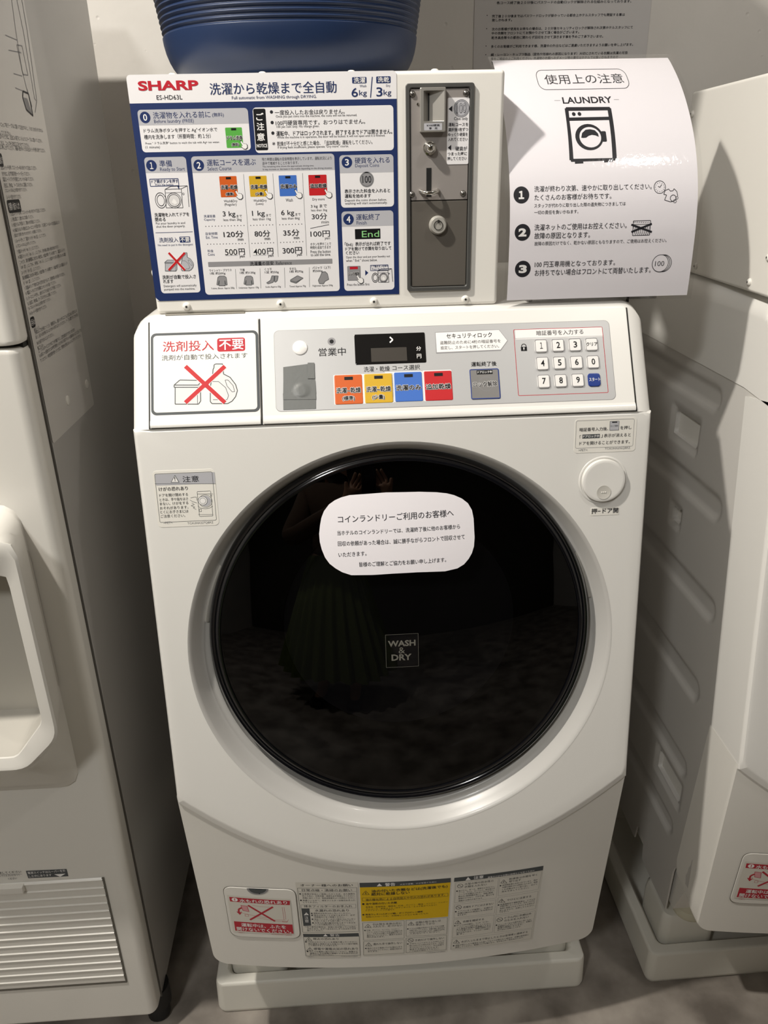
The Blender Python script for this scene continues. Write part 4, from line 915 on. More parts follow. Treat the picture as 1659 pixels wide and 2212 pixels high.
# coin unit
VM = (840, 140, 4.0963)
dm = Decal(CBS, VM)
FA = dm.p(146, 168); FB = dm.p(752, 1985)
fx0, fx1, fz0, fz1 = FA[0], FB[0], FB[1], FA[1]; fx1 = dm.p(750, 400)[0]
bm = bmesh.new()
def loop(ins, y): return [Vector((a, BY-y, b)) for a, b in rrect(fx0+ins, fz0+ins, fx1-ins, fz1-ins, 0.003)]
add_ring_strip(bm, [loop(0, 0.0), loop(0, 0.003), loop(0.0006, 0.0038), loop(0.0036, 0.0038), loop(0.0044, 0.003), loop(0.0046, 0.0006)])
link('coin_unit_frame', bm, FRAMEG, cb)
ins = 0.0052
zs = dm.p(430, 1200)[1]
pl = boxobj('coin_plate', (fx0+ins, BY-0.0022, zs+0.0005), (fx1-ins, BY+0.0005, fz1-ins), STEEL, cb, 0.0006, 2)
cdoor = boxobj('cash_door', (fx0+ins, BY-0.0022, fz0+ins), (fx1-ins, BY+0.0005, zs-0.0005), DSTEEL, cb, 0.0006, 2)
boxobj('plate_backing', (fx0+0.003, BY-0.0004, fz0+0.003), (fx1-0.003, BY+0.001, fz1-0.003), DARK, cb)
PS = Surf((0, BY-0.0023, 0), (1, 0, 0), (0, 0, 1))
dp = Decal(PS, VM)
# chute
a = dp.p(270, 207); b = dp.p(492, 596)
bm = bmesh.new(); x0, x1, z0, z1 = a[0], b[0], b[1], a[1]; W_ = x1-x0; H_ = z1-z0
ox0, ox1, oz0, oz1 = x0+W_*.13, x1-W_*.06, z0+H_*.24, z1-H_*.07
o_ = rrect(x0, z0, x1, z1, 0.0012, 3); i_ = rrect(ox0, oz0, ox1, oz1, 0.0008, 3); s_ = rrect(ox0+W_*.20, oz0+H_*.02, ox0+W_*.26, oz1-H_*.04, 0.0004, 3)
add_ring_strip(bm, [[Vector((p, BY-0.0023, q)) for p, q in o_], [Vector((p, BY-0.0105, q)) for p, q in o_], [Vector((p+(0.0006 if p < (x0+x1)/2 else -0.0006), BY-0.0112, q+(0.0006 if q < (z0+z1)/2 else -0.0006))) for p, q in o_], [Vector((p, BY-0.0112, q)) for p, q in i_], [Vector((p, BY-0.0034, q)) for p, q in s_]], True, False, True)
ch = link('coin_chute', bm, CAST, pl, ang=25)
boxobj('coin_slot', (ox0+W_*.205, BY-0.0037, oz0+H_*.03), (ox0+W_*.255, BY-0.0032, oz1-H_*.05), mat('slot_black', '#050505', 0.6), ch)
dd = Decal(Surf((0, BY-0.0113, 0), (1, 0, 0), (0, 0, 1)), VM)
a2 = (x0+W_*.15, z0+H_*.04); b2 = (x1-W_*.14, z0+H_*.20)
dd.slab(rrect(a2[0], a2[1], b2[0], b2[1], 0.0006), 'faint', 0.0003); cxx = (a2[0]+b2[0])/2; czz = (a2[1]+b2[1])/2
def TL(dc, s, cx, cz, w, h, col='ink', bold=0.0, lev=4):
    vs, fs, _ = glyphs(s, bold, 2); dc.add([(cx+x*w, cz+y*h) for x, y in vs], col, lev, fs)
TL(dd, '¥100硬貨', cxx, czz+H_*.034, W_*.52, H_*.05, bold=0.01); TL(dd, '専　用', cxx, czz-H_*.034, W_*.32, H_*.05, bold=0.01)
dd.build('chute_label', ch)
# coin label
dp = Decal(PS, VM); dp.base = 0.0004
a = dp.p(518, 292); b = dp.p(702, 878)
dp.slab(rrect(a[0], a[1], b[0], b[1], 0.0015), 'panelwhite', 0.0006)
q_ = dp.p(632, 0); w_ = (b[0]-a[0])/184.0
def lx(x): return a[0]+(x-518)*w_
def lz(y): return a[1]+(y-292)*(b[1]-a[1])/586
def LT(s, x0, x1, y, h, **k): TL(dp, s, (lx(x0)+lx(x1))/2, lz(y), lx(x1)-lx(x0), h*w_, **k)
def disc(cx, cy, r, col, lev, w=None):
    n = 32; o = [(lx(cx)+r*w_*math.cos(2*math.pi*i/n), lz(cy)+r*w_*math.sin(2*math.pi*i/n)) for i in range(n)]
    if w is None: dp.add(o, col, lev)
    else:
        f = 1-w/r; i2 = [(lx(cx)+(p-lx(cx))*f, lz(cy)+(q-lz(cy))*f) for p, q in o]
        dp.add(o+i2, col, lev, [(j, (j+1) % n, n+(j+1) % n, n+j) for j in range(n)])
disc(636, 385, 65, 'faint', 1); disc(636, 385, 66, 'ink', 2, 3); disc(636, 385, 56, 'ink', 2, 2.5); LT('100', 596, 676, 382, 78, bold=0.03); LT('100', 600, 672, 382, 70, col='faint', bold=0.0, lev=5)
dp.add([(lx(528), lz(388)), (lx(560), lz(360)), (lx(560), lz(414))], 'ink', 2); dp.add([(lx(526), lz(727)), (lx(554), lz(702)), (lx(554), lz(754))], 'ink', 2)
LT('Coin only', 575, 690, 476, 30); LT('運転コースを', 528, 695, 524, 28, bold=0.01); LT('選択後1枚ずつ', 528, 694, 568, 28, bold=0.01); LT('ゆっくり硬貨を', 528, 692, 611, 28, bold=0.01); LT('入れてください', 526, 692, 654, 28, bold=0.01)
LT('硬貨が', 590, 689, 737, 32, bold=0.01); LT('つまった時に', 524, 688, 782, 28, bold=0.01); LT('押してください', 522, 687, 825, 28, bold=0.01)
dp.build('coin_label', pl)
# plate hardware
dp = Decal(PS, VM)
for x, y in ((208, 258), (683, 250), (203, 1146), (656, 1138)):
    c = dp.p(x, y); bm = bmesh.new(); r = 0.0034
    lathe(bm, [(r, 0), (r*.95, 0.0008), (r*.75, 0.0017), (r*.4, 0.0023), (0.0002, 0.0025)], (c[0], BY-0.0023, c[1]), (0, -1, 0), 24, False, True); link('rivet', bm, mat('dark_rivet', '#7d7a76', 0.3, 0.9), pl, ang=60)
c = dp.p(258, 349); bm = bmesh.new(); lathe(bm, [(0.0016, 0), (0.0014, 0.0006), (0.0002, 0.0007)], (c[0], BY-0.0023, c[1]), (0, -1, 0), 16, False, True); link('pin', bm, CHROME, pl)
c = dp.p(360, 735); R_ = 0.0072; bm = bmesh.new()
lathe(bm, [(R_, 0), (R_*.98, 0.002), (R_*.8, 0.0026), (R_*.78, 0.006), (R_*.74, 0.0085), (R_*.55, 0.0108), (R_*.3, 0.0118), (0.0002, 0.0121)], (c[0], BY-0.0023, c[1]), (0, -1, 0), 40, False, True); link('reject_button', bm, CHROME, pl, ang=50)
a = dp.p(332, 913); b = dp.p(375, 1166)
boxobj('payout_slot', (a[0], BY-0.0026, b[1]), (b[0], BY-0.002, a[1]), mat('slot_black', '#050505', 0.6), pl)
c = dp.p(354, 1112); bm = bmesh.new(); R2 = 0.0098
add_tube(bm, [(c[0]-R2, BY-0.001, c[1])] + [(c[0]-R2*math.cos(t), BY-0.003-R2*0.95*math.sin(t), c[1]-0.0022*math.sin(t)) for t in [math.pi*k/16 for k in range(17)]] + [(c[0]+R2, BY-0.001, c[1])], 0.0021, 12)
link('return_ring', bm, CHROME, pl, ang=60)
c = dp.p(432, 1418); R_ = 0.0101; bm = bmesh.new()
lathe(bm, [(R_, 0), (R_*1.0, 0.0015), (R_*.94, 0.0026), (R_*.86, 0.0062), (R_*.82, 0.0068), (R_*.52, 0.0068), (R_*.50, 0.0058), (R_*.44, 0.0058), (R_*.43, 0.0066), (0.0002, 0.0066)], (c[0], BY-0.0023, c[1]), (0, -1, 0), 48, False, True)
lk = link('lock', bm, mat('lock_chrome', '#CFCCC4', 0.25, 0.45), cdoor, ang=25)
bm = bmesh.new(); lathe(bm, [(R_*.505, 0.0071), (R_*.50, 0.0075), (R_*.44, 0.0075), (R_*.435, 0.0071)], (c[0], BY-0.0023, c[1]), (0, -1, 0), 40); add_box(bm, (c[0]-0.0009, BY-0.0102, c[1]+R_*.30), (c[0]+0.0009, BY-0.0085, c[1]+R_*.58)); link('keyway', bm, DARK, lk)
# button head screws on the lower flange, on top and on the left side
def screw(pos, nrm, r=0.0046):
    bm = bmesh.new(); lathe(bm, [(r, 0), (r, 0.0006), (r*.92, 0.0016), (r*.72, 0.0026), (r*.45, 0.0031), (0.0002, 0.0032)], pos, nrm, 24, False, True)
    s = link('screw', bm, PAINT, cb, ang=60); nrm = Vector(nrm); bm = bmesh.new()
    t = Vector((1, 0, 0)) if abs(nrm.x) < .5 else Vector((0, 1, 0)); w = nrm.cross(t); P = Vector(pos)+nrm*0.0033
    pts = []
    for k in range(12):
        rr = r*(.40 if k % 2 == 0 else .22); an = 2*math.pi*k/12; pts.append(P+t*rr*math.cos(an)+w*rr*math.sin(an))
    bm.faces.new([bm.verts.new(p) for p in pts]); c_ = P-nrm*0.0002; lathe(bm, [(r*.12, 0.00035), (0.0001, 0.0004)], P, nrm, 10)
    link('screw_socket', bm, DARK, s, ang=None)
for u, v in ((403.5, 662), (606, 656.5), (807.5, 651), (1005, 646)):
    q_ = CBS.q(u, v); screw((q_[0], BY, q_[1]), (0, -1, 0))
for x in (X0+0.045, X0+0.14, X0+0.235, X0+0.325): screw((x, BY+0.02, ZT), (0, 0, 1))
for y, z in ((0.325, 0.215), (0.235, 0.012), (0.055, 0.012), (0.015, 0.045), (0.335, 0.10)): screw((X0, BY+y, ZB+z), (-1, 0, 0))

# ================================================================== paper notice on the round door
dpz = Decal(DS, (660, 1040, 4.1475), free=True); dpz.base = 0.0007
outl = [(395, 122), (720, 98), (1020, 92), (1170, 96), (1265, 106), (1330, 122), (1400, 152), (1455, 195), (1490, 255), (1505, 330), (1510, 430), (1514, 500), (1508, 580), (1490, 640), (1462, 690), (1420, 740), (1360, 777), (1250, 803), (1000, 812), (780, 824), (600, 836), (410, 838), (330, 812), (270, 778), (215, 735), (175, 680), (146, 610), (128, 540), (122, 470), (130, 390), (142, 325), (165, 265), (210, 205), (262, 168), (320, 142)]
P_ = [dpz.p(*q) for q in outl]; cx = sum(p[0] for p in P_)/len(P_); cz = sum(p[1] for p in P_)/len(P_)
n = len(P_); loc = []; fs = []
for k in range(9): loc += [(cx+(p[0]-cx)*k/8, cz+(p[1]-cz)*k/8) for p in P_]
for k in range(8):
    for j in range(n): fs.append((k*n+j, k*n+(j+1) % n, (k+1)*n+(j+1) % n, (k+1)*n+j))
dpz.add(loc, 'paper', 0, fs); dpz.slab(P_, 'paper', 0.0002) if False else None
rim = [(k, (k+1) % n, n+(k+1) % n, n+k) for k in range(n)]
vs0 = len(dpz.verts); dpz.verts += [(a, b, 0.0007) for a, b in P_] + [(a, b, 0.0003) for a, b in P_]
for f in rim: dpz.faces.append(tuple(k+vs0 for k in f)); dpz.mi.append(dpz.ci('paper'))
dpz.T('コインランドリーご利用のお客様へ', 290, 338, 1325, 278, 66, 'ink', 0.006)
dpz.T('当ホテルのコインランドリーでは、洗濯終了後に他のお客様から', 284, 460, 1382, 400, 42, 'ink', 0.006)
dpz.T('回収の依頼があった場合は、誠に勝手ながらフロントで回収させて', 290, 556, 1424, 492, 44, 'ink', 0.006)
dpz.T('いただきます。', 295, 656, 545, 642, 40, 'ink', 0.006); dpz.T('皆様のご理解とご協力をお願い申し上げます。', 480, 742, 1258, 698, 42, 'ink', 0.006)
o = dpz.build('paper_notice'); tag(o, 'white rounded paper notice stuck on the dark round door of the middle washing machine', 'paper notice')

# ================================================================== laminated sign in an acrylic stand
PR = [(1.1841, 0.0345), (1.2097, 0.0335), (1.2359, 0.0335), (1.2673, 0.035), (1.2987, 0.0409), (1.3301, 0.0535), (1.3615, 0.0734), (1.393, 0.1017), (1.4191, 0.132), (1.4401, 0.1624), (1.449, 0.1781), (1.4662, 0.2147)]
def pr_y(z):
    z = max(PR[0][0]-0.02, min(PR[-1][0], z))
    for (a, ya), (b, yb) in zip(PR, PR[1:]):
        if z <= b or b == PR[-1][0]:
            i = PR.index((a, ya)); t = (z-a)/(b-a)
            m0 = (yb-PR[i-1][1])/(b-PR[i-1][0]) if i > 0 else (yb-ya)/(b-a)
            m1 = (PR[i+2][1]-ya)/(PR[i+2][0]-a) if i+2 < len(PR) else (yb-ya)/(b-a)
            if t < 0: return ya+(z-a)*m0
            h = b-a; return (2*t**3-3*t*t+1)*ya+(t**3-2*t*t+t)*h*m0+(-2*t**3+3*t*t)*yb+(t**3-t*t)*h*m1
SG = Surf((0, 0, 0), (1, 0, 0), (0, 0, 1), lambda a, b: -pr_y(b), (0, 0.004))
sx0, sx1, sz0, sz1 = 0.1368, 0.3525, 1.1862, 1.4479
def sheet_geo(dc, x0, x1, z0, z1, col, off, thick=0.0):
    nz = 48; loc = []; fs = []
    for j in range(nz+1):
        for i in range(5): loc.append((x0+(x1-x0)*i/4, z0+(z1-z0)*j/nz))
    for j in range(nz):
        for i in range(4): k = j*5+i; fs.append((k, k+1, k+6, k+5))
    b0 = dc.base; dc.base = off; dc.add(loc, col, 0, fs)
    if thick:
        dc.base = off-thick; dc.add(loc, col, 0, [f[::-1] for f in fs])
    dc.base = b0
VS = (1040, 0, 3.2529)
d = Decal(SG, VS); d.base = 0.0003
sheet_geo(d, sx0, sx1, sz0, sz1, 'paper', 0.0003, 0.0002)
d.F(370, 492, 1052, 622, 4, 'ink', 1, 50); d.T('使用上の注意', 442, 556, 995, 552, 68, 'ink', 0.0, res=3)
d.T('LAUNDRY', 568, 704, 916, 702, 46, 'ink', 0.02, res=4); d.Ln([(512, 706), (554, 706)], 2, 'ink', 2); d.Ln([(930, 700), (966, 700)], 2, 'ink', 2)
ic = [(585, 755), (910, 752), (948, 1118), (622, 1142)]
d.Q(((584, 762), (910, 760), (950, 1112), (618, 1126)), 'ink', 1); d.Q(((594, 753), (900, 751), (910, 770), (586, 772)), 'ink', 1); d.Q(((620, 1110), (948, 1100), (938, 1128), (630, 1138)), 'ink', 1)
d.Q(((612, 780), (886, 776), (893, 820), (617, 826)), 'paper', 2, 4); d.Q(((618, 850), (896, 844), (920, 1110), (646, 1116)), 'paper', 2, 4)
d.C(648, 802, 13, 'ink', 3); d.C(688, 801, 13, 'ink', 3); d.C(757, 963, 98, 'ink', 3, ry=93); d.R(838, 922, 882, 996, 'ink', 3, 8); d.C(764, 964, 76, 'paper', 4, ry=72)
d.P([(700, 968), (706, 935), (730, 912), (762, 908), (795, 915), (818, 938), (824, 962), (800, 952), (775, 948), (752, 955), (735, 968), (715, 970)], 'ink', 5)
d.Q(((655, 1135), (714, 1133), (716, 1148), (657, 1151)), 'ink', 2); d.Q(((860, 1124), (918, 1120), (922, 1138), (862, 1142)), 'ink', 2)
for n_, x, y in (('1', 280, 1370), ('2', 288, 1633), ('3', 290, 1890)):
    d.C(x, y, 55, 'ink', 2, n=40); w = {'1': 19}.get(n_, 28); d.T('１' if n_ == '1' else n_, x-w, y, x+w, y, 58, 'white', 0.05, 4, 4)
for t, x0, y0, x1, y1, h in (('洗濯が終わり次第、速やかに取り出してください。', 370, 1330, 1195, 1307, 42), ('たくさんのお客様がお待ちです。', 372, 1386, 912, 1378, 42), ('スタッフが代わりに取り出した際の遺失物につきましては', 370, 1446, 1012, 1430, 28), ('一切の責任を負いかねます。', 370, 1492, 680, 1487, 28), ('洗濯ネットのご使用はお控えください。', 372, 1598, 1020, 1582, 44), ('故障の原因となります。', 372, 1656, 762, 1650, 44), ('故障の原因だけでなく、乾かない原因ともなりますので、ご使用はお控えください。', 372, 1712, 1300, 1688, 28), ('100 円玉専用機となっております。', 374, 1855, 938, 1846, 42), ('お持ちでない場合はフロントにて両替いたします。', 374, 1914, 1188, 1898, 44)):
    d.T(t, x0, y0, x1, y1, h, 'ink', 0.004)
d.C(1252, 1315, 42, 'ink', 2, 4)
for k in range(12): d.C(1252+31*math.cos(k*math.pi/6), 1315+31*math.sin(k*math.pi/6), 2.6, 'ink', 2, n=8)
d.Ln([(1240, 1308), (1252, 1317), (1266, 1296)], 4, 'ink', 3)
d.Ln([(1290, 1338), (1315, 1328), (1325, 1342), (1345, 1340), (1352, 1326), (1372, 1345), (1378, 1378)], 4, 'ink', 3); d.Ln([(1290, 1338), (1280, 1365), (1300, 1370), (1285, 1405), (1325, 1418), (1345, 1415)], 4, 'ink', 3)
d.C(1346, 1392, 22, 'ink', 3, 4); d.C(1372, 1390, 10, 'ink', 3, 3); d.C(1358, 1413, 12, 'ink', 3, 3)
d.F(1065, 1550, 1182, 1654, 4, 'ink', 2, 6)
for k in range(9): d.Ln([(1070+k*13, 1558), (1074+k*13, 1566)], 4, 'ink', 2)
for k in range(8):
    d.Ln([(1068+k*14, 1590), (1082+k*14, 1650)], 2, 'ink', 2); d.Ln([(1182-k*14, 1590), (1168-k*14, 1650)], 2, 'ink', 2)
d.Ln([(1068, 1578), (1180, 1575)], 6, 'mgrey', 2); d.Ln([(1052, 1578), (1196, 1630)], 13, 'ink', 4); d.Ln([(1052, 1630), (1196, 1572)], 13, 'ink', 4)
for k in (2, 1, 0): d.C(1255+k*11, 1850, 58, 'ink', 2+2*(2-k)); d.C(1255+k*11, 1850, 54, 'paper', 3+2*(2-k))
d.T('100', 1218, 1853, 1283, 1851, 36, 'ink', 0.0, 8)
sign = thing('laminated_notice', 'curved white laminated usage notice standing right of the coin box', 'laminated notice', (0.244, 0.042, 1.1862))
d.build('printed_sheet', sign)
fm = clear_mat('laminate_film', (0.97, 0.97, 0.97), 0.07, 0.035, (230, 0.22, 0.0007))
d = Decal(SG, VS); sheet_geo(d, sx0-0.004, sx1+0.005, sz0-0.0040, 1.4530, 'film', 0.0016)
INK['film'] = '#ffffff'
d.build('laminate_film', sign, {'film': fm})
am = clear_mat('clear_acrylic', (0.84, 0.84, 0.84), 0.05, 0.06)
stand = thing('acrylic_stand', 'clear acrylic sign stand under the laminated notice, on the middle washing machine', 'sign stand', (0.24, 0.08, 1.1812))
boxobj('base', (0.164, 0.047, 1.1812), (0.322, 0.125, 1.1850), am, stand, 0.001, 2)
boxobj('back_plate', (0.164, 0.054, 1.1850), (0.322, 0.057, 1.256), am, stand, 0.0008, 2)
boxobj('front_lip', (0.164, 0.0445, 1.1850), (0.322, 0.047, 1.1930), am, stand, 0.0008, 2)
for x in (0.165, 0.315): boxobj('end_rib', (x, 0.0445, 1.1815), (x+0.005, 0.058, 1.1950), am, stand, 0.001, 2)

# ================================================================== blue basket on the coin box
bk = thing('laundry_basket', 'dark blue ribbed plastic laundry basket standing on the coin box', 'laundry basket', (-0.104, 0.215, ZT+0.0035))
bm = bmesh.new(); rings = []; nb = 96
def bas_r(z):
    t = z
    if t < 0.05: r = 0.118 + 0.034*math.sqrt(max(0, 1-((0.05-t)/0.05)**2))
    else: r = 0.152 + (t-0.05)*0.15
    if 0.046 < t < 0.44: r += 0.0011*math.cos((t-0.046)/0.0056*2*math.pi)-0.0011
    return r
zs_ = [0.0, 0.002, 0.005, 0.01, 0.016, 0.023, 0.031, 0.04, 0.046] + [0.046+0.0007*k for k in range(1, 564)] + [0.442, 0.452, 0.46]
def bring(r, z):
    return [Vector((-0.104+math.copysign(abs(math.cos(a))**0.86, math.cos(a))*r, 0.215+math.copysign(abs(math.sin(a))**0.86, math.sin(a))*r*0.98, ZT+0.0035+z)) for a in [2*math.pi*k/nb for k in range(nb)]]
for z in zs_: rings.append(bring(bas_r(z), z))
r1 = bas_r(0.46)
for dr, dz in ((0.010, 0.462), (0.011, 0.470), (0.004, 0.475), (-0.003, 0.472), (-0.004, 0.46)): rings.append(bring(r1+dr, dz))
rings += [bring(bas_r(0.06)-0.004, 0.06), bring(0.12, 0.006)]
add_ring_strip(bm, rings, True, True, True); link('tub', bm, BLUE, bk, ang=50)
for s_ in (-1, 1):
    bm = bmesh.new()
    pts = [(-0.104+s_*(r1+0.006+0.03*math.sin(t)), 0.215+0.06*math.cos(t), ZT+0.462-0.02*math.sin(t)) for t in [math.pi*k/12 for k in range(13)]]
    add_tube(bm, pts, 0.006, 8); link('rope_handle', bm, BLUE, bk, ang=60)

# ================================================================== notice on the wall
WS = Surf((0, WALLY-0.001, 0), (1, 0, 0), (0, 0, 1))
d = Decal(WS, (1000, 0, 3.95)); d.base = 0.0004
a = d.p(100, 0); b = d.p(1610, 0); zt_ = 1.63; zb_ = 1.42
d.slab(rrect(a[0], zb_, b[0], zt_, 0.003), 'sheet', 0.0012)
d.lines([('各コース終了後２０分後にパスワードの自動ロックが解除される仕組みとなっております。', 288, 20, 1435, 16), ('完了後２０分後まではパスワードロックが掛かっている都合上ホテルスタッフでも開錠する事は', 248, 134, 1380, 130), ('致しかねます。', 248, 172, 418, 170), ('次のお客様が使用をお待ちの場合は、２０分後セキュリティロックが解除され次第ホテルスタッフにて', 246, 244, 1448, 238), ('中の衣類をフロントにてお預かりさせて頂く場合がございます。', 245, 282, 990, 276), ('乾き具合等々の都合に関わらず回収をさせて頂きます事を予めご了承下さいませ。', 244, 320, 1195, 313), ('多くのお客様がご利用できます様、洗濯中の外出などはご遠慮いただきますようお願いを申し上げます。', 240, 392, 1450, 386), ('絹・レーヨン・キュプラ製品（変色や形崩れの原因になります）大切にされている衣類は洗濯の可否', 238, 464, 1404, 455), ('等をご確認の上ご利用ください。洗濯物の衣類へのダメージ等の責任はホテルでは負いかねますので', 238, 500, 1322, 488), ('予めご了承下さいませ。', 238, 538, 560, 532)], 25, 'ink', 0.012)
for y in (132, 245, 393, 467): d.C(206-(y-132)*.035, y, 4, 'ink', 3)
o = d.build('wall_notice'); tag(o, 'grey-white laminated printed notice on the back wall, above the curved notice', 'wall notice')

# ================================================================== drip trays, riser blocks
def make_tray(label, loc):
    t = thing('drip_tray', label, 'drip tray', loc, 'washing machine drip trays')
    x, y0, y1, h, w = 0.32, 0.0, 0.62, 0.0715, 0.023
    bm = bmesh.new(); cx, cy, cz = loc
    def lp(i, z, r): return [Vector((cx+a, cy+b, z)) for a, b in rrect(-x+i, y0+i, x-i, y1-i, r)]
    add_ring_strip(bm, [lp(0.003, 0, .012), lp(0.001, 0.004, .014), lp(-0.0005, 0.01, .015), lp(0.001, h-0.006, .014), lp(0.0025, h-0.002, .013), lp(0.006, h, .012), lp(w-0.004, h, .012), lp(w-0.001, h-0.003, .012), lp(w+0.002, h-0.008, .012), lp(w+0.006, 0.016, .012), lp(w+0.012, 0.012, .01)], True, True, True)
    link('pan', bm, TRAY, t, ang=40)
    return t
tray = make_tray('low white drip tray on the floor under the middle washing machine', (0.0, 0.0116, 0.0))
def make_block(label, x, y):
    bm = bmesh.new(); rings = []
    for s_, z, r in ((0.049, 0.012, .016), (0.0485, 0.10, .016), (0.0465, 0.118, .015), (0.043, 0.1235, .013), (0.036, 0.125, .012), (0.034, 0.1248, .012)):
        rings.append([Vector((x+a, y+b, z)) for a, b in rrect(-s_, -s_, s_, s_, r)])
    add_ring_strip(bm, rings, True, True, True); o = link('riser_block', bm, TRAY, ang=40); tag(o, label, 'riser block', 'riser blocks under the washing machines'); return o
make_block('white riser block at the left front corner of the middle drip tray', -0.246, 0.088)
make_block('white riser block at the right front corner of the middle drip tray', 0.246, 0.088)
bl = make_block('white riser block with rubber foot on it, left front corner of the right drip tray', 0.755-0.246, 0.088)
for x, y, w_ in ((-0.246, 0.43, 'left rear corner of the middle drip tray'), (0.246, 0.43, 'right rear corner of the middle drip tray'), (0.755-0.246, 0.43, 'left rear corner of the right drip tray')): make_block('white riser block at the '+w_, x, y)
tr2 = dup(tray); tr2.location = (0.752, 0.015, 0); tr2.rotation_euler = (0, 0, math.radians(0.8)); tr2['label'] = 'low white drip tray on the floor under the washing machine at the right edge'
# drain hose behind the middle machine, seen below its panel
bm = bmesh.new(); pts = [(-0.05, 0.14, 0.045), (0.02, 0.12, 0.045), (0.10, 0.13, 0.05), (0.16, 0.2, 0.07)]
add_tube(bm, pts, 0.022, 14); o = link('drain_hose', bm, mat('hose_dark', '#1b1d1a', 0.5), ang=60); tag(o, 'dark drain hose lying in the drip tray below the middle washing machine', 'hose')

# ================================================================== second washing machine and coin box at the right
wm2 = dup(wm); wm2.location = (0.755, 0.0, 0.0); wm2['label'] = 'white washing machine at the right edge, showing its embossed grey side'
wm['group'] = wm2['group'] = 'coin washing machines in a row'
cb2 = dup(cb); an = math.radians(-3.3); cb2.rotation_euler = (0, 0, an); cb2.location = (0.4470, 0.024, ZB)
cb2['label'] = 'white steel coin box seen from its plain left side, at the right edge'
cb['group'] = cb2['group'] = 'coin boxes on the washing machines'

# tap on the wall behind the right machine
tp = thing('water_tap', 'grey water tap with black hose on the wall behind the right coin box', 'tap', (0.475, WALLY, 1.36))
bm = bmesh.new(); lathe(bm, [(0.028, 0), (0.028, 0.006), (0.012, 0.012), (0.012, 0.05), (0.0003, 0.052)], (0.475, WALLY, 1.372), (0, -1, 0), 24, False, True); link('tap_body', bm, mat('tap_grey', '#8d8a86', 0.35, 0.3), tp)
bm = bmesh.new(); add_tube(bm, [(0.475, WALLY-0.04, 1.37), (0.475, WALLY-0.045, 1.33), (0.478, WALLY-0.04, 1.25), (0.48, WALLY-0.03, 1.1)], 0.012, 10); link('hose', bm, RUBBER, tp)

# ================================================================== tall ice and water dispenser at the left
LX0, LX1, LTOP, LBK = -0.705, -0.405, 1.592, 0.46
fr_ = thing('ice_dispenser', 'tall grey-white ice and water dispenser at the left, beside the middle washing machine', 'ice dispenser', (LX0, -0.03, 0.0))
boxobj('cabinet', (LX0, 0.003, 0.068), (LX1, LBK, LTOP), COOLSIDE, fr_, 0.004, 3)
def slab_door(name, z0, z1):
    bm = bmesh.new(); y0, y1 = -0.030, 0.001; r = 0.014; pf = []
    for cx, sgn in ((LX1-0.002, 1), (LX0+0.002, -1)):
        arc = [(cx - sgn*r + sgn*r*math.sin(t), y0 + r - r*math.cos(t)) for t in [math.pi/2*k/6 for k in range(7)]]
        pf += ([(x, y) for x, y in arc] + [(cx, y1)]) if sgn > 0 else ([(cx, y1)] + arc[::-1])
    rings = []
    cxm, cym = (LX0+LX1)/2, (y0+y1)/2
    for ins, z in ((0.006, z0), (0.0018, z0+0.0015), (0, z0+0.006), (0, z1-0.006), (0.0018, z1-0.0015), (0.006, z1)):
        rings.append([(x-math.copysign(ins, x-cxm), y+(ins if y < cym else 0), z) for x, y in pf])
    add_ring_strip(bm, rings, True, True, True); return link(name, bm, COOLER, fr_, ang=35)
slab_door('upper_door', 1.1625, LTOP); low = slab_door('front_panel', 0.068, 1.1595)
boxobj('seam_gasket', (LX0+0.004, -0.012, 1.158), (LX1-0.004, 0.0, 1.164), DARK, fr_)
boxobj('side_seam', (LX1-0.003, 0.0005, 0.07), (LX1+0.0002, 0.0035, LTOP-0.002), mat('seam_grey', '#5b5854', 0.5), fr_)
F3 = Surf((0, -0.030, 0), (1, 0, 0), (0, 0, 1)); F8 = Surf((0, -0.105, 0), (1, 0, 0), (0, 0, 1)); CXM = (LX0+LX1)/2
# dispensing bay: raised frame with a recess and a tray
def polar(poly, c, n=120):
    out = []
    for k in range(n):
        t = 2*math.pi*k/n; d = (math.cos(t), math.sin(t)); best = None
        for (x0, y0), (x1, y1) in zip(poly, poly[1:]+poly[:1]):
            ex, ey = x1-x0, y1-y0; den = d[0]*ey-d[1]*ex
            if abs(den) < 1e-12: continue
            s = ((x0-c[0])*ey-(y0-c[1])*ex)/den; u = ((x0-c[0])*d[1]-(y0-c[1])*d[0])/den
            if s > 0 and -1e-6 <= u <= 1+1e-6 and (best is None or s > best): best = s
        out.append((c[0]+d[0]*best, c[1]+d[1]*best))
    return out
def mirror(right): return right + [(2*CXM-x, z) for x, z in right[::-1]]
flx = (F3.q(38, 1117)[0]+F3.q(170, 1652)[0])/2; flz0 = F3.q(0, 1706)[1]; flz1 = F3.q(10, 1090)[1]
flange = rpoly(mirror([(flx, flz0+0.004), (flx, flz1)])[0:0] or [(flx, flz0), (flx, flz1), (2*CXM-flx, flz1), (2*CXM-flx, flz0)], 0.03, 8)
inx = (F8.q(5, 1225)[0]+F8.q(87, 1540)[0])/2; ib = F8.q(85, 1562)[1]; ib2 = F8.q(10, 1638)[1]; ix2 = F8.q(33, 1630)[0]
crx = F8.q(122, 1552)[0]; cb1 = F8.q(112, 1592)[1]; cb2_ = F8.q(0, 1663)[1]; cx2 = F8.q(60, 1652)[0]
crest = rpoly(mirror([(cx2, cb2_), (crx, cb1), (crx, flz1-0.012)]), 0.016, 6)
inner = rpoly(mirror([(ix2, ib2), (inx, ib), (inx, flz1-0.055)]), 0.008, 6)
cc = (CXM, (flz0+flz1)/2)
pf_, pc_, pi_ = polar(flange, cc), polar(crest, cc), polar(inner, cc)
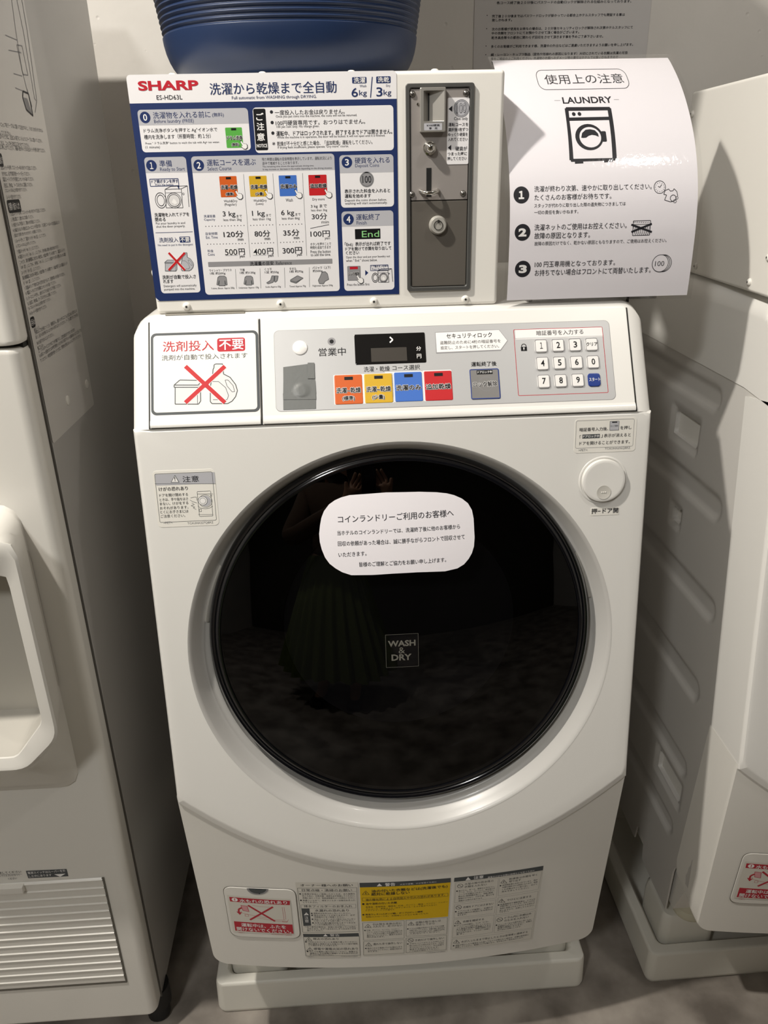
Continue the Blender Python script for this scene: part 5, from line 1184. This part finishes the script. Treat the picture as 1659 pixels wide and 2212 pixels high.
def lerp(a, b, t): return [(p[0]+(q[0]-p[0])*t, p[1]+(q[1]-p[1])*t) for p, q in zip(a, b)]
def yr(p, y): return [Vector((x, y, z)) for x, z in p]
sc_ = lambda p, k: [(cc[0]+(x-cc[0])*k, cc[1]+(z-cc[1])*k) for x, z in p]
bm = bmesh.new()
add_ring_strip(bm, [yr(sc_(pf_, 1.006), -0.0295), yr(pf_, -0.032), yr(lerp(pf_, pc_, .12), -0.038), yr(lerp(pf_, pc_, .55), -0.074), yr(lerp(pf_, pc_, .86), -0.0985), yr(lerp(pf_, pc_, .97), -0.1070), yr(lerp(pc_, pi_, .15), -0.1100), yr(lerp(pc_, pi_, .4), -0.1090), yr(lerp(pc_, pi_, .95), -0.1045), yr(pi_, -0.1025)])
bay = link('dispenser_bay', bm, COOLER, fr_, ang=40)
bm = bmesh.new()
back = [(x, max(z, ib2+0.018)) for x, z in sc_(pi_, 0.985)]
add_ring_strip(bm, [yr(pi_, -0.1025), yr([(x, max(z, ib2+0.002)) for x, z in sc_(pi_, 0.99)], -0.085), yr(back, -0.0308)], True, False, True)
link('bay_recess', bm, mat('bay_grey', '#BDB9B0', 0.4), bay, ang=30)
# drain outline in the tray
# louvred grille
g0 = F3.q(218, 1897); g1 = F3.q(275, 2117); gz1, gz0 = g0[1], g1[1]; gx1 = (g0[0]+g1[0])/2; gx0 = LX0+0.045; npit = 14
bm = bmesh.new(); p_ = (gz1-gz0)/npit; pts = [(-0.0302, gz1+0.002)]
for k in range(npit):
    zt = gz1-p_*k; pts += [(-0.0322, zt), (-0.0334, zt-0.0007), (-0.0334, zt-0.0017), (-0.0322, zt-0.0024), (-0.0318, zt-p_*0.93), (-0.0308, zt-p_*0.95)]
pts += [(-0.0302, gz0-0.001)]
add_ring_strip(bm, [[Vector((x, y, z)) for y, z in pts] for x in (gx0, gx1-0.0006, gx1)], False)
link('louvre_grille', bm, COOLER, fr_, ang=25)
bm = bmesh.new(); add_box(bm, (gx1-0.001, -0.0318, gz0), (gx1+0.0022, -0.0300, gz1+0.002)); add_box(bm, (gx0, -0.0318, gz0-0.0035), (gx1+0.002, -0.030, gz0)); link('grille_gap', bm, mat('grille_shadow', '#5f5b53', 0.6), low)
gt = F3.q(27, 1912); boxobj('grille_latch', (gt[0]-0.018, -0.040, gt[1]-0.008), (gt[0]+0.018, -0.0305, gt[1]+0.004), COOLER, fr_, 0.001, 2)
d = Decal(F3, (0, 1700, 3.456)); d.base = 0.0003
d.Q(((193, 625), (497, 611), (511, 665), (212, 680)), 'dgrey', 1); d.T('電源スイッチはルーバーを外', 207, 637, 490, 626, 18, 'lgrey', 0.01); d.T('した中にあります', 217, 663, 385, 656, 18, 'lgrey', 0.01); d.P([(405, 650), (490, 645), (450, 668)], 'white', 3)
d.T('上部カバーを清掃してください', -190, 646, 160, 635, 18); d.Ln([(-190, 656), (165, 649)], 2, 'ink', 3); d.T('水受けの上のものを置かないでくださいになって', -190, 668, 150, 660, 16); d.T('ください', 60, 682, 125, 680, 16)
d.build('louvre_sticker', fr_)
d = Decal(F8, (0, 900, 2.765)); d.S = Surf((0, -0.0300, 0), (1, 0, 0), (0, 0, 1)); d.base = 0.0004
d.R(-40, 1190, 14, 1262, 'lgrey', 1); d.F(-38, 1192, 12, 1258, 2, 'ink', 2); d.lines([('注ぎ口', -30, 1206, 4, 1204), ('に手を', -30, 1226, 6, 1224), ('注意', -30, 1246, 8, 1244)], 12)
d.build('bay_sticker', bay)
bm = bmesh.new(); tz = ib2+0.0192; tx, ty = F8.q(-2, 1575)[0], -0.055
rings = []
for rr in (0.026, 0.027): rings.append([Vector((tx-0.01+rr*math.cos(t), -0.056+rr*0.75*math.sin(t), tz)) for t in [2*math.pi*k/40 for k in range(40)]])
bm.free()
# black feet
for x, y in ((-0.4215, 0.020), (-0.690, 0.030), (-0.4215, 0.43), (-0.690, 0.43)):
    bm = bmesh.new(); lathe(bm, [(0.0005, 0.0), (0.014, 0.0), (0.019, 0.006), (0.0195, 0.03), (0.024, 0.034), (0.024, 0.075)], (x, y, 0.0), (0, 0, 1), 20, False, True); link('foot', bm, RUBBER, fr_, ang=40)
# instruction sheet on the side
SS = Surf((LX1+0.0002, 0, 0), (0, 1, 0), (0, 0, 1))
d = Decal(SS, (0, 0, 2.765)); d.base = 0.0003
e1 = SS.q(88, 330); e0 = SS.q(190, 870)
d.slab(rrect(0.0055, 1.0405, 0.178, 1.575, 0.004), 'film2', 0.0003)
INK['film2'] = '#C9C5C0'
def row(txt, xr, yr_, h=0.0047, a0=0.012, dz=0.0, col='ink', bold=0.0):
    a, z = d.p(xr, yr_); vs, fs, _ = glyphs(txt, bold, 1); w = a-a0
    d.add([(a0+w/2+x*w, z+dz+y*h) for x, y in vs], col, 3, fs)
d.view(0, 180, 7.373)
for txt, x, y in (('高さの低いコップをテーブルに置いて注出すると、うまく水が入りません', 675, 752), ('底上げしてください。', 170, 803), ('氷を注出するときは、注出口の真下にくるようにテーブルに置いてください。', 668, 918), ('水のときは、コップを注出口に近づけてください。', 460, 988), ('注出口に押し上げてください。容器の量が多いときは注出スイッチを押し続けてください。', 715, 1072), ('注出スイッチを押してストッカー内の氷をすべて注出してください。', 580, 1350), ('氷や水は、必ず作業手順を一つ一つ行ってください。', 470, 1440), ('電源コードのプラグを専用コンセントから抜いてください。', 530, 1522), ('注出口、排水皿、テーブルをきれいに清掃してください。', 515, 1610), ('フロントパネル(上)を取り付けてください。', 425, 1695), ('ルーバーを取り付けてください。', 330, 1800)): row(txt, x, y)
def badge(txt, x, y, a0, h=0.013):
    a, z = d.p(x, y); d.add(rrect(a0, z-h/2, a, z+h/2, 0.003), 'black', 2); vs, fs, _ = glyphs(txt, 0.0, 1); w = (a-a0)*.84
    d.add([((a+a0)/2+x_*w, z+y_*h*.6) for x_, y_ in vs], 'white', 3, fs)
badge('長期間使用しないとき', 38, 1222, 0.010); badge('冬期間の水抜きのしかた', 322, 1945, 0.010)
d.view(0, 0, 2.765)
a_, zA = d.p(270, 1252); a_, zB = d.p(275, 1828)
rows_ = [('1. 注出スイッチを押してストッカー内の氷をすべて注出してください。', 270, 1252), ('2. 元栓は閉じて、給水バルブは開いてください。', 198, 0), ('3. 水抜きバルブを開いて、管内の水を排出してください。', 237, 0), ('4. 水抜きバルブの排水口にホースエンドを取り付け、ガス用ビニールホースと足踏みポンプ', 352, 0), ('　(当店までお問い合わせいただけます。)を接続してください。', 246, 0), ('5. ルーバーを外して、電源スイッチを「OFF（切）」にしてください。', 273, 0), ('6. フロントパネル(上)を外してください。', 212, 0), ('7. 電源スイッチを「ON（入）」にしてください。', 230, 0), ('8. 電源スイッチを「ON（入）」にしてから、約3分後に庫内の給水が始まります。', 348, 0), ('　このとき、製氷機構部に水がない場合は、水皿が傾いている状態です。電源スイッチを', 385, 0), ('　「OFF（切）」にしてから、3秒後に「ON（入）」にして、水皿がすぐ水平の状態になったら電源', 390, 0), ('　スイッチを「OFF（切）」にしてください。', 240, 0), ('　製氷機構部に水がある場合は、水皿が動いている状態です。水皿が傾下したら電源スイッチ', 400, 0), ('　を「OFF（切）」にしてください。', 237, 0), ('9. 足踏みポンプで給水口から空気を送り込んで、配管内部の水を抜いてください。', 385, 0), ('10. 電源コードのプラグを専用コンセントから抜いてください。', 333, 0), ('11. ホースエンドを外し、給水バルブと水抜きバルブを閉じてください。', 362, 0), ('12. 注出口、排水皿、テーブルをきれいに清掃してください。', 335, 0), ('13. フロントパネル(上)を取り付けてください。', 302, 0), ('14. ルーバーを取り付けてください。', 277, 1828)]
for i, (txt, x, y) in enumerate(rows_):
    z = zA+(zB-zA)*i/(len(rows_)-1)
    # right end in the side plane at this height
    lo, hi = 0.0, 0.45; tgt = x/2.765
    for _ in range(40):
        m = (lo+hi)/2; P = SS.L(m, z) - CAM; u = IW/2+FPX*P.dot(RT)/P.dot(fw)
        lo, hi = (m, hi) if u < tgt else (lo, m)
    vs, fs, _ = glyphs(txt, 0.0, 1); w = lo-0.012; d.add([(0.012+w/2+x_*w, z+y_*0.0044) for x_, y_ in vs], 'ink', 3, fs)
d.view(0, 660, 7.375)
badge('お手入れ', 550, 250, 0.010, 0.012)
for txt, x, y in (('● 外装・テーブル', 620, 345), ('外装はよごれが目につくとき、研磨石けん、塩化ベンザルコニウムを含むぬるま湯でふいた', 1222, 78), ('あと、石けん分が残らないようかわいた布でふきとってください。テーブルは取り外してから洗い', 1238, 140), ('ぬるま湯できれいにふいてください。', 848, 452), ('● エアフィルター', 685, 628), ('エアフィルターにゴミやほこりが付着すると、正常な製氷ができなくなります。', 1190, 378), ('1ヵ月に1～2回水または中性洗剤を入れたぬるま湯でネットを傷めないように洗ってお', 1290, 388), ('てください。中性洗剤を使ったときは、洗剤分が残らないようにすすいでください。', 1285, 470)): row(txt, x, y, 0.0046, 0.016, 0.0)
d.view(0, 0, 2.765)
for pl_ in ([(95, -20), (140, 200), (205, 590), (218, 605), (208, 672)], [(125, -20), (160, 180), (218, 600)], [(65, -20), (90, 170), (130, 420), (165, 560)], [(98, 268), (130, 275), (165, 450), (135, 445), (98, 268)], [(30, 210), (100, 240)], [(50, 300), (125, 315)], [(80, 440), (130, 455)], [(90, 525), (150, 550)], [(160, 530), (190, 640)]): d.Ln(pl_, 2.2, 'mgrey', 3)
pg = [(133, 580), (160, 588), (195, 692), (155, 655)]; d.P(pg, 'mgrey', 3); d.Ln([(135, 545), (168, 560), (185, 640), (195, 692), (155, 655), (133, 580), (135, 545)], 4, 'ink', 4)
d.build('side_sheet', fr_, {'film2': mat('film_on_side', INK['film2'], 0.16, coat=0.4)})
for u, v in ((145.5, 864.5), (187, 829.5)):
    q_ = SS.q(u, v); bm = bmesh.new(); lathe(bm, [(0.0062, 0), (0.0060, 0.0012), (0.0045, 0.0018), (0.0002, 0.0019)], (LX1, q_[0], q_[1]), (1, 0, 0), 24, False, True); link('plug_cap', bm, COOLER, fr_)

# ================================================================== the photographer, seen only as a reflection in the round door
pr = thing('person', 'person in brown sweater and long green skirt holding a phone, reflected in the door', 'person', (-0.32, -1.25, 0.0))
def skin_mesh(name, verts, edges, radii, m, parent, sub=2):
    me = bpy.data.meshes.new(name); me.from_pydata([tuple(Vector(v)-Vector((-0.32, -1.25, 0.0))) for v in verts], edges, [])
    o = bpy.data.objects.new(name, me); COL.objects.link(o); o.parent = parent; me.materials.append(m)
    sk = o.modifiers.new('skin', 'SKIN')
    if not me.skin_vertices: me.attributes
    for i, r in enumerate(radii):
        me.skin_vertices[0].data[i].radius = (r, r) if not isinstance(r, tuple) else r
        me.skin_vertices[0].data[i].use_root = (i == 0)
    sk.use_smooth_shade = True
    sb = o.modifiers.new('soft', 'SUBSURF'); sb.levels = sub; sb.render_levels = sub
    return o
PV, PE, PRd = [], [], []
def node(p, r, frm=None):
    PV.append(p); PRd.append(r)
    if frm is not None: PE.append((frm, len(PV)-1))
    return len(PV)-1
pel = node((-0.32, -1.25, 0.90), (0.15, 0.10)); sp1 = node((-0.32, -1.25, 1.05), (0.125, 0.09), pel); sp2 = node((-0.315, -1.24, 1.22), (0.14, 0.10), sp1); sp3 = node((-0.31, -1.235, 1.33), (0.10, 0.075), sp2)
nk = node((-0.30, -1.22, 1.40), 0.052, sp3); hd0 = node((-0.29, -1.20, 1.46), 0.062, nk); hd1 = node((-0.285, -1.185, 1.54), 0.082, hd0); hd2 = node((-0.285, -1.195, 1.61), 0.055, hd1)
nose = node((-0.278, -1.090, 1.52), 0.012, hd1)
def hand_chain(palm, wrist, out, side):
    out = Vector(out).normalized(); side = Vector(side).normalized(); P = Vector(PV[palm])
    for k, (ln, off) in enumerate(((0.060, -0.030), (0.072, -0.010), (0.078, 0.010), (0.066, 0.028))):
        b = node(tuple(P+out*0.038+side*off), 0.0095, palm); c_ = node(tuple(P+out*(0.038+ln*0.55)+side*off+Vector((0, 0.012, 0.004))), 0.0085, b); node(tuple(P+out*(0.036+ln*0.9)+side*off+Vector((0, 0.030, 0.0))), 0.0075, c_)
    t = node(tuple(P+side*(-0.030)+out*0.002+Vector((0, 0.014, 0))), 0.011, palm); node(tuple(P+side*(-0.052)+out*0.030+Vector((0, 0.026, 0))), 0.009, t)
for sx, el, wr, pa, out, sd in ((1, (0.00, -1.09, 1.07), (0.005, -0.985, 1.235), (0.002, -0.960, 1.285), (-0.55, 0, 0.85), (-0.85, 0, -0.5)), (-1, (-0.55, -1.08, 1.04), (-0.215, -0.985, 1.225), (-0.175, -0.960, 1.270), (0.6, 0, 0.8), (0.8, 0, -0.6))):
    sh = node((-0.31+sx*0.165, -1.235, 1.325), 0.058, sp3); e = node(el, 0.042, sh); w = node(wr, 0.028, e); p = node(pa, (0.040, 0.016), w); hand_chain(p, w, out, sd)
for sx in (-1, 1):
    h = node((-0.32+sx*0.09, -1.25, 0.84), 0.085, pel); kn = node((-0.32+sx*0.10, -1.23, 0.47), 0.056, h); an_ = node((-0.32+sx*0.10, -1.26, 0.085), 0.038, kn); node((-0.32+sx*0.11, -1.12, 0.035), 0.030, an_)
SKIN_ = mat('skin', '#B98E74', 0.5)
skin_mesh('body', PV, PE, PRd, SKIN_, pr)
# sweater: a looser shell over trunk and arms, hem and cuffs open at the ends
SW = mat('brown_knit', '#5B4636', 0.85)
nt = SW.node_tree; b_ = nt.nodes['Principled BSDF']; tc = nt.nodes.new('ShaderNodeTexCoord'); wv = nt.nodes.new('ShaderNodeTexWave'); wv.bands_direction = 'Z'; wv.inputs['Scale'].default_value = 45; wv.inputs['Distortion'].default_value = 0.6
cr_ = nt.nodes.new('ShaderNodeValToRGB'); cr_.color_ramp.elements[0].color = (*lin('#33261c'), 1); cr_.color_ramp.elements[1].color = (*lin('#6e5643'), 1)
nt.links.new(tc.outputs['Object'], wv.inputs['Vector']); nt.links.new(wv.outputs['Fac'], cr_.inputs[0]); nt.links.new(cr_.outputs[0], b_.inputs['Base Color'])
sv = [(-0.32, -1.25, 0.93), (-0.32, -1.25, 1.06), (-0.315, -1.24, 1.22), (-0.31, -1.235, 1.335), (-0.305, -1.228, 1.375)]
sr = [(0.175, 0.13), (0.155, 0.12), (0.165, 0.125), (0.12, 0.09), (0.062, 0.062)]; se = [(0, 1), (1, 2), (2, 3), (3, 4)]
for sx, el, wr in ((1, (0.00, -1.09, 1.07), (0.004, -0.995, 1.215)), (-1, (-0.55, -1.08, 1.04), (-0.235, -0.992, 1.21))):
    n0 = len(sv); sv += [(-0.31+sx*0.17, -1.235, 1.325), el, wr]; sr += [0.075, 0.062, 0.042]; se += [(3, n0), (n0, n0+1), (n0+1, n0+2)]
skin_mesh('sweater', sv, se, sr, SW, pr)
# pleated skirt
bm = bmesh.new(); rings = []
for k in range(25):
    t = k/24; z = 0.97-0.72*t; r = 0.135+0.17*t; rings.append([Vector((-0.32+(r+0.004+0.020*t*math.sin(26*a)+0.008*t*math.sin(7*a+1))*math.cos(a)*1.12, -1.25+(r*0.86+0.020*t*math.sin(26*a))*math.sin(a), z+0.012*t*math.sin(5*a))) for a in [2*math.pi*j/240 for j in range(240)]])
add_ring_strip(bm, rings); link('skirt', bm, mat('olive_green_cloth', '#5F6B33', 0.8), pr, ang=None)
# hair
bm = bmesh.new(); r_ = bmesh.ops.create_icosphere(bm, subdivisions=4, radius=1.0)
for v in r_['verts']:
    c_ = v.co; fr2 = max(0.0, c_.y); low = max(0.0, -c_.z)
    v.co = Vector((-0.285+c_.x*0.098*(1-0.12*low), -1.205+c_.y*(0.098-0.045*fr2*(1-max(0, c_.z))), 1.555+c_.z*(0.105+0.12*low*(1 if c_.y < 0.2 else 0.1))))
link('hair', bm, mat('dark_hair', '#1d1713', 0.6), pr, ang=60)
for sx in (-1, 1):
    bm = bmesh.new(); r_ = bmesh.ops.create_icosphere(bm, subdivisions=2, radius=0.010); bmesh.ops.translate(bm, verts=r_['verts'], vec=(-0.282+sx*0.030, -1.112, 1.545)); link('eye', bm, mat('eye_dark', '#191512', 0.2), pr)
    bm = bmesh.new(); add_box(bm, (-0.32+sx*0.11-0.042, -1.31, 0.0), (-0.32+sx*0.11+0.042, -1.055, 0.055), 0.022, 4); link('shoe', bm, mat('shoe_black', '#141414', 0.5), pr)
bm = bmesh.new(); add_box(bm, (-0.302, -1.112, 1.492), (-0.258, -1.100, 1.499), 0.003, 2); link('mouth', bm, mat('lip', '#9A5B50', 0.5), pr)
# phone in the hands, just behind the lens
bm = bmesh.new(); add_box(bm, (-0.036, -0.110, -0.0045), (0.036, 0.040, 0.0045), 0.004, 3)
ph = link('phone', bm, mat('phone_black', '#101012', 0.25, coat=0.5)); ph.matrix_world = Matrix((RT, -DN, -fw)).transposed().to_4x4(); ph.location = CAM - fw*0.022 + RT*(-0.02)
tag(ph, 'black phone held up by the person reflected in the round door', 'phone')

# ------------------------------------------------------------------ tidy
bpy.data.objects.remove(_to, do_unlink=True); bpy.data.curves.remove(_tc)
for o in list(COL.objects):
    if o.type == 'MESH' and o.parent is None and 'kind' not in o and 'label' not in o: print('UNTAGGED', o.name)
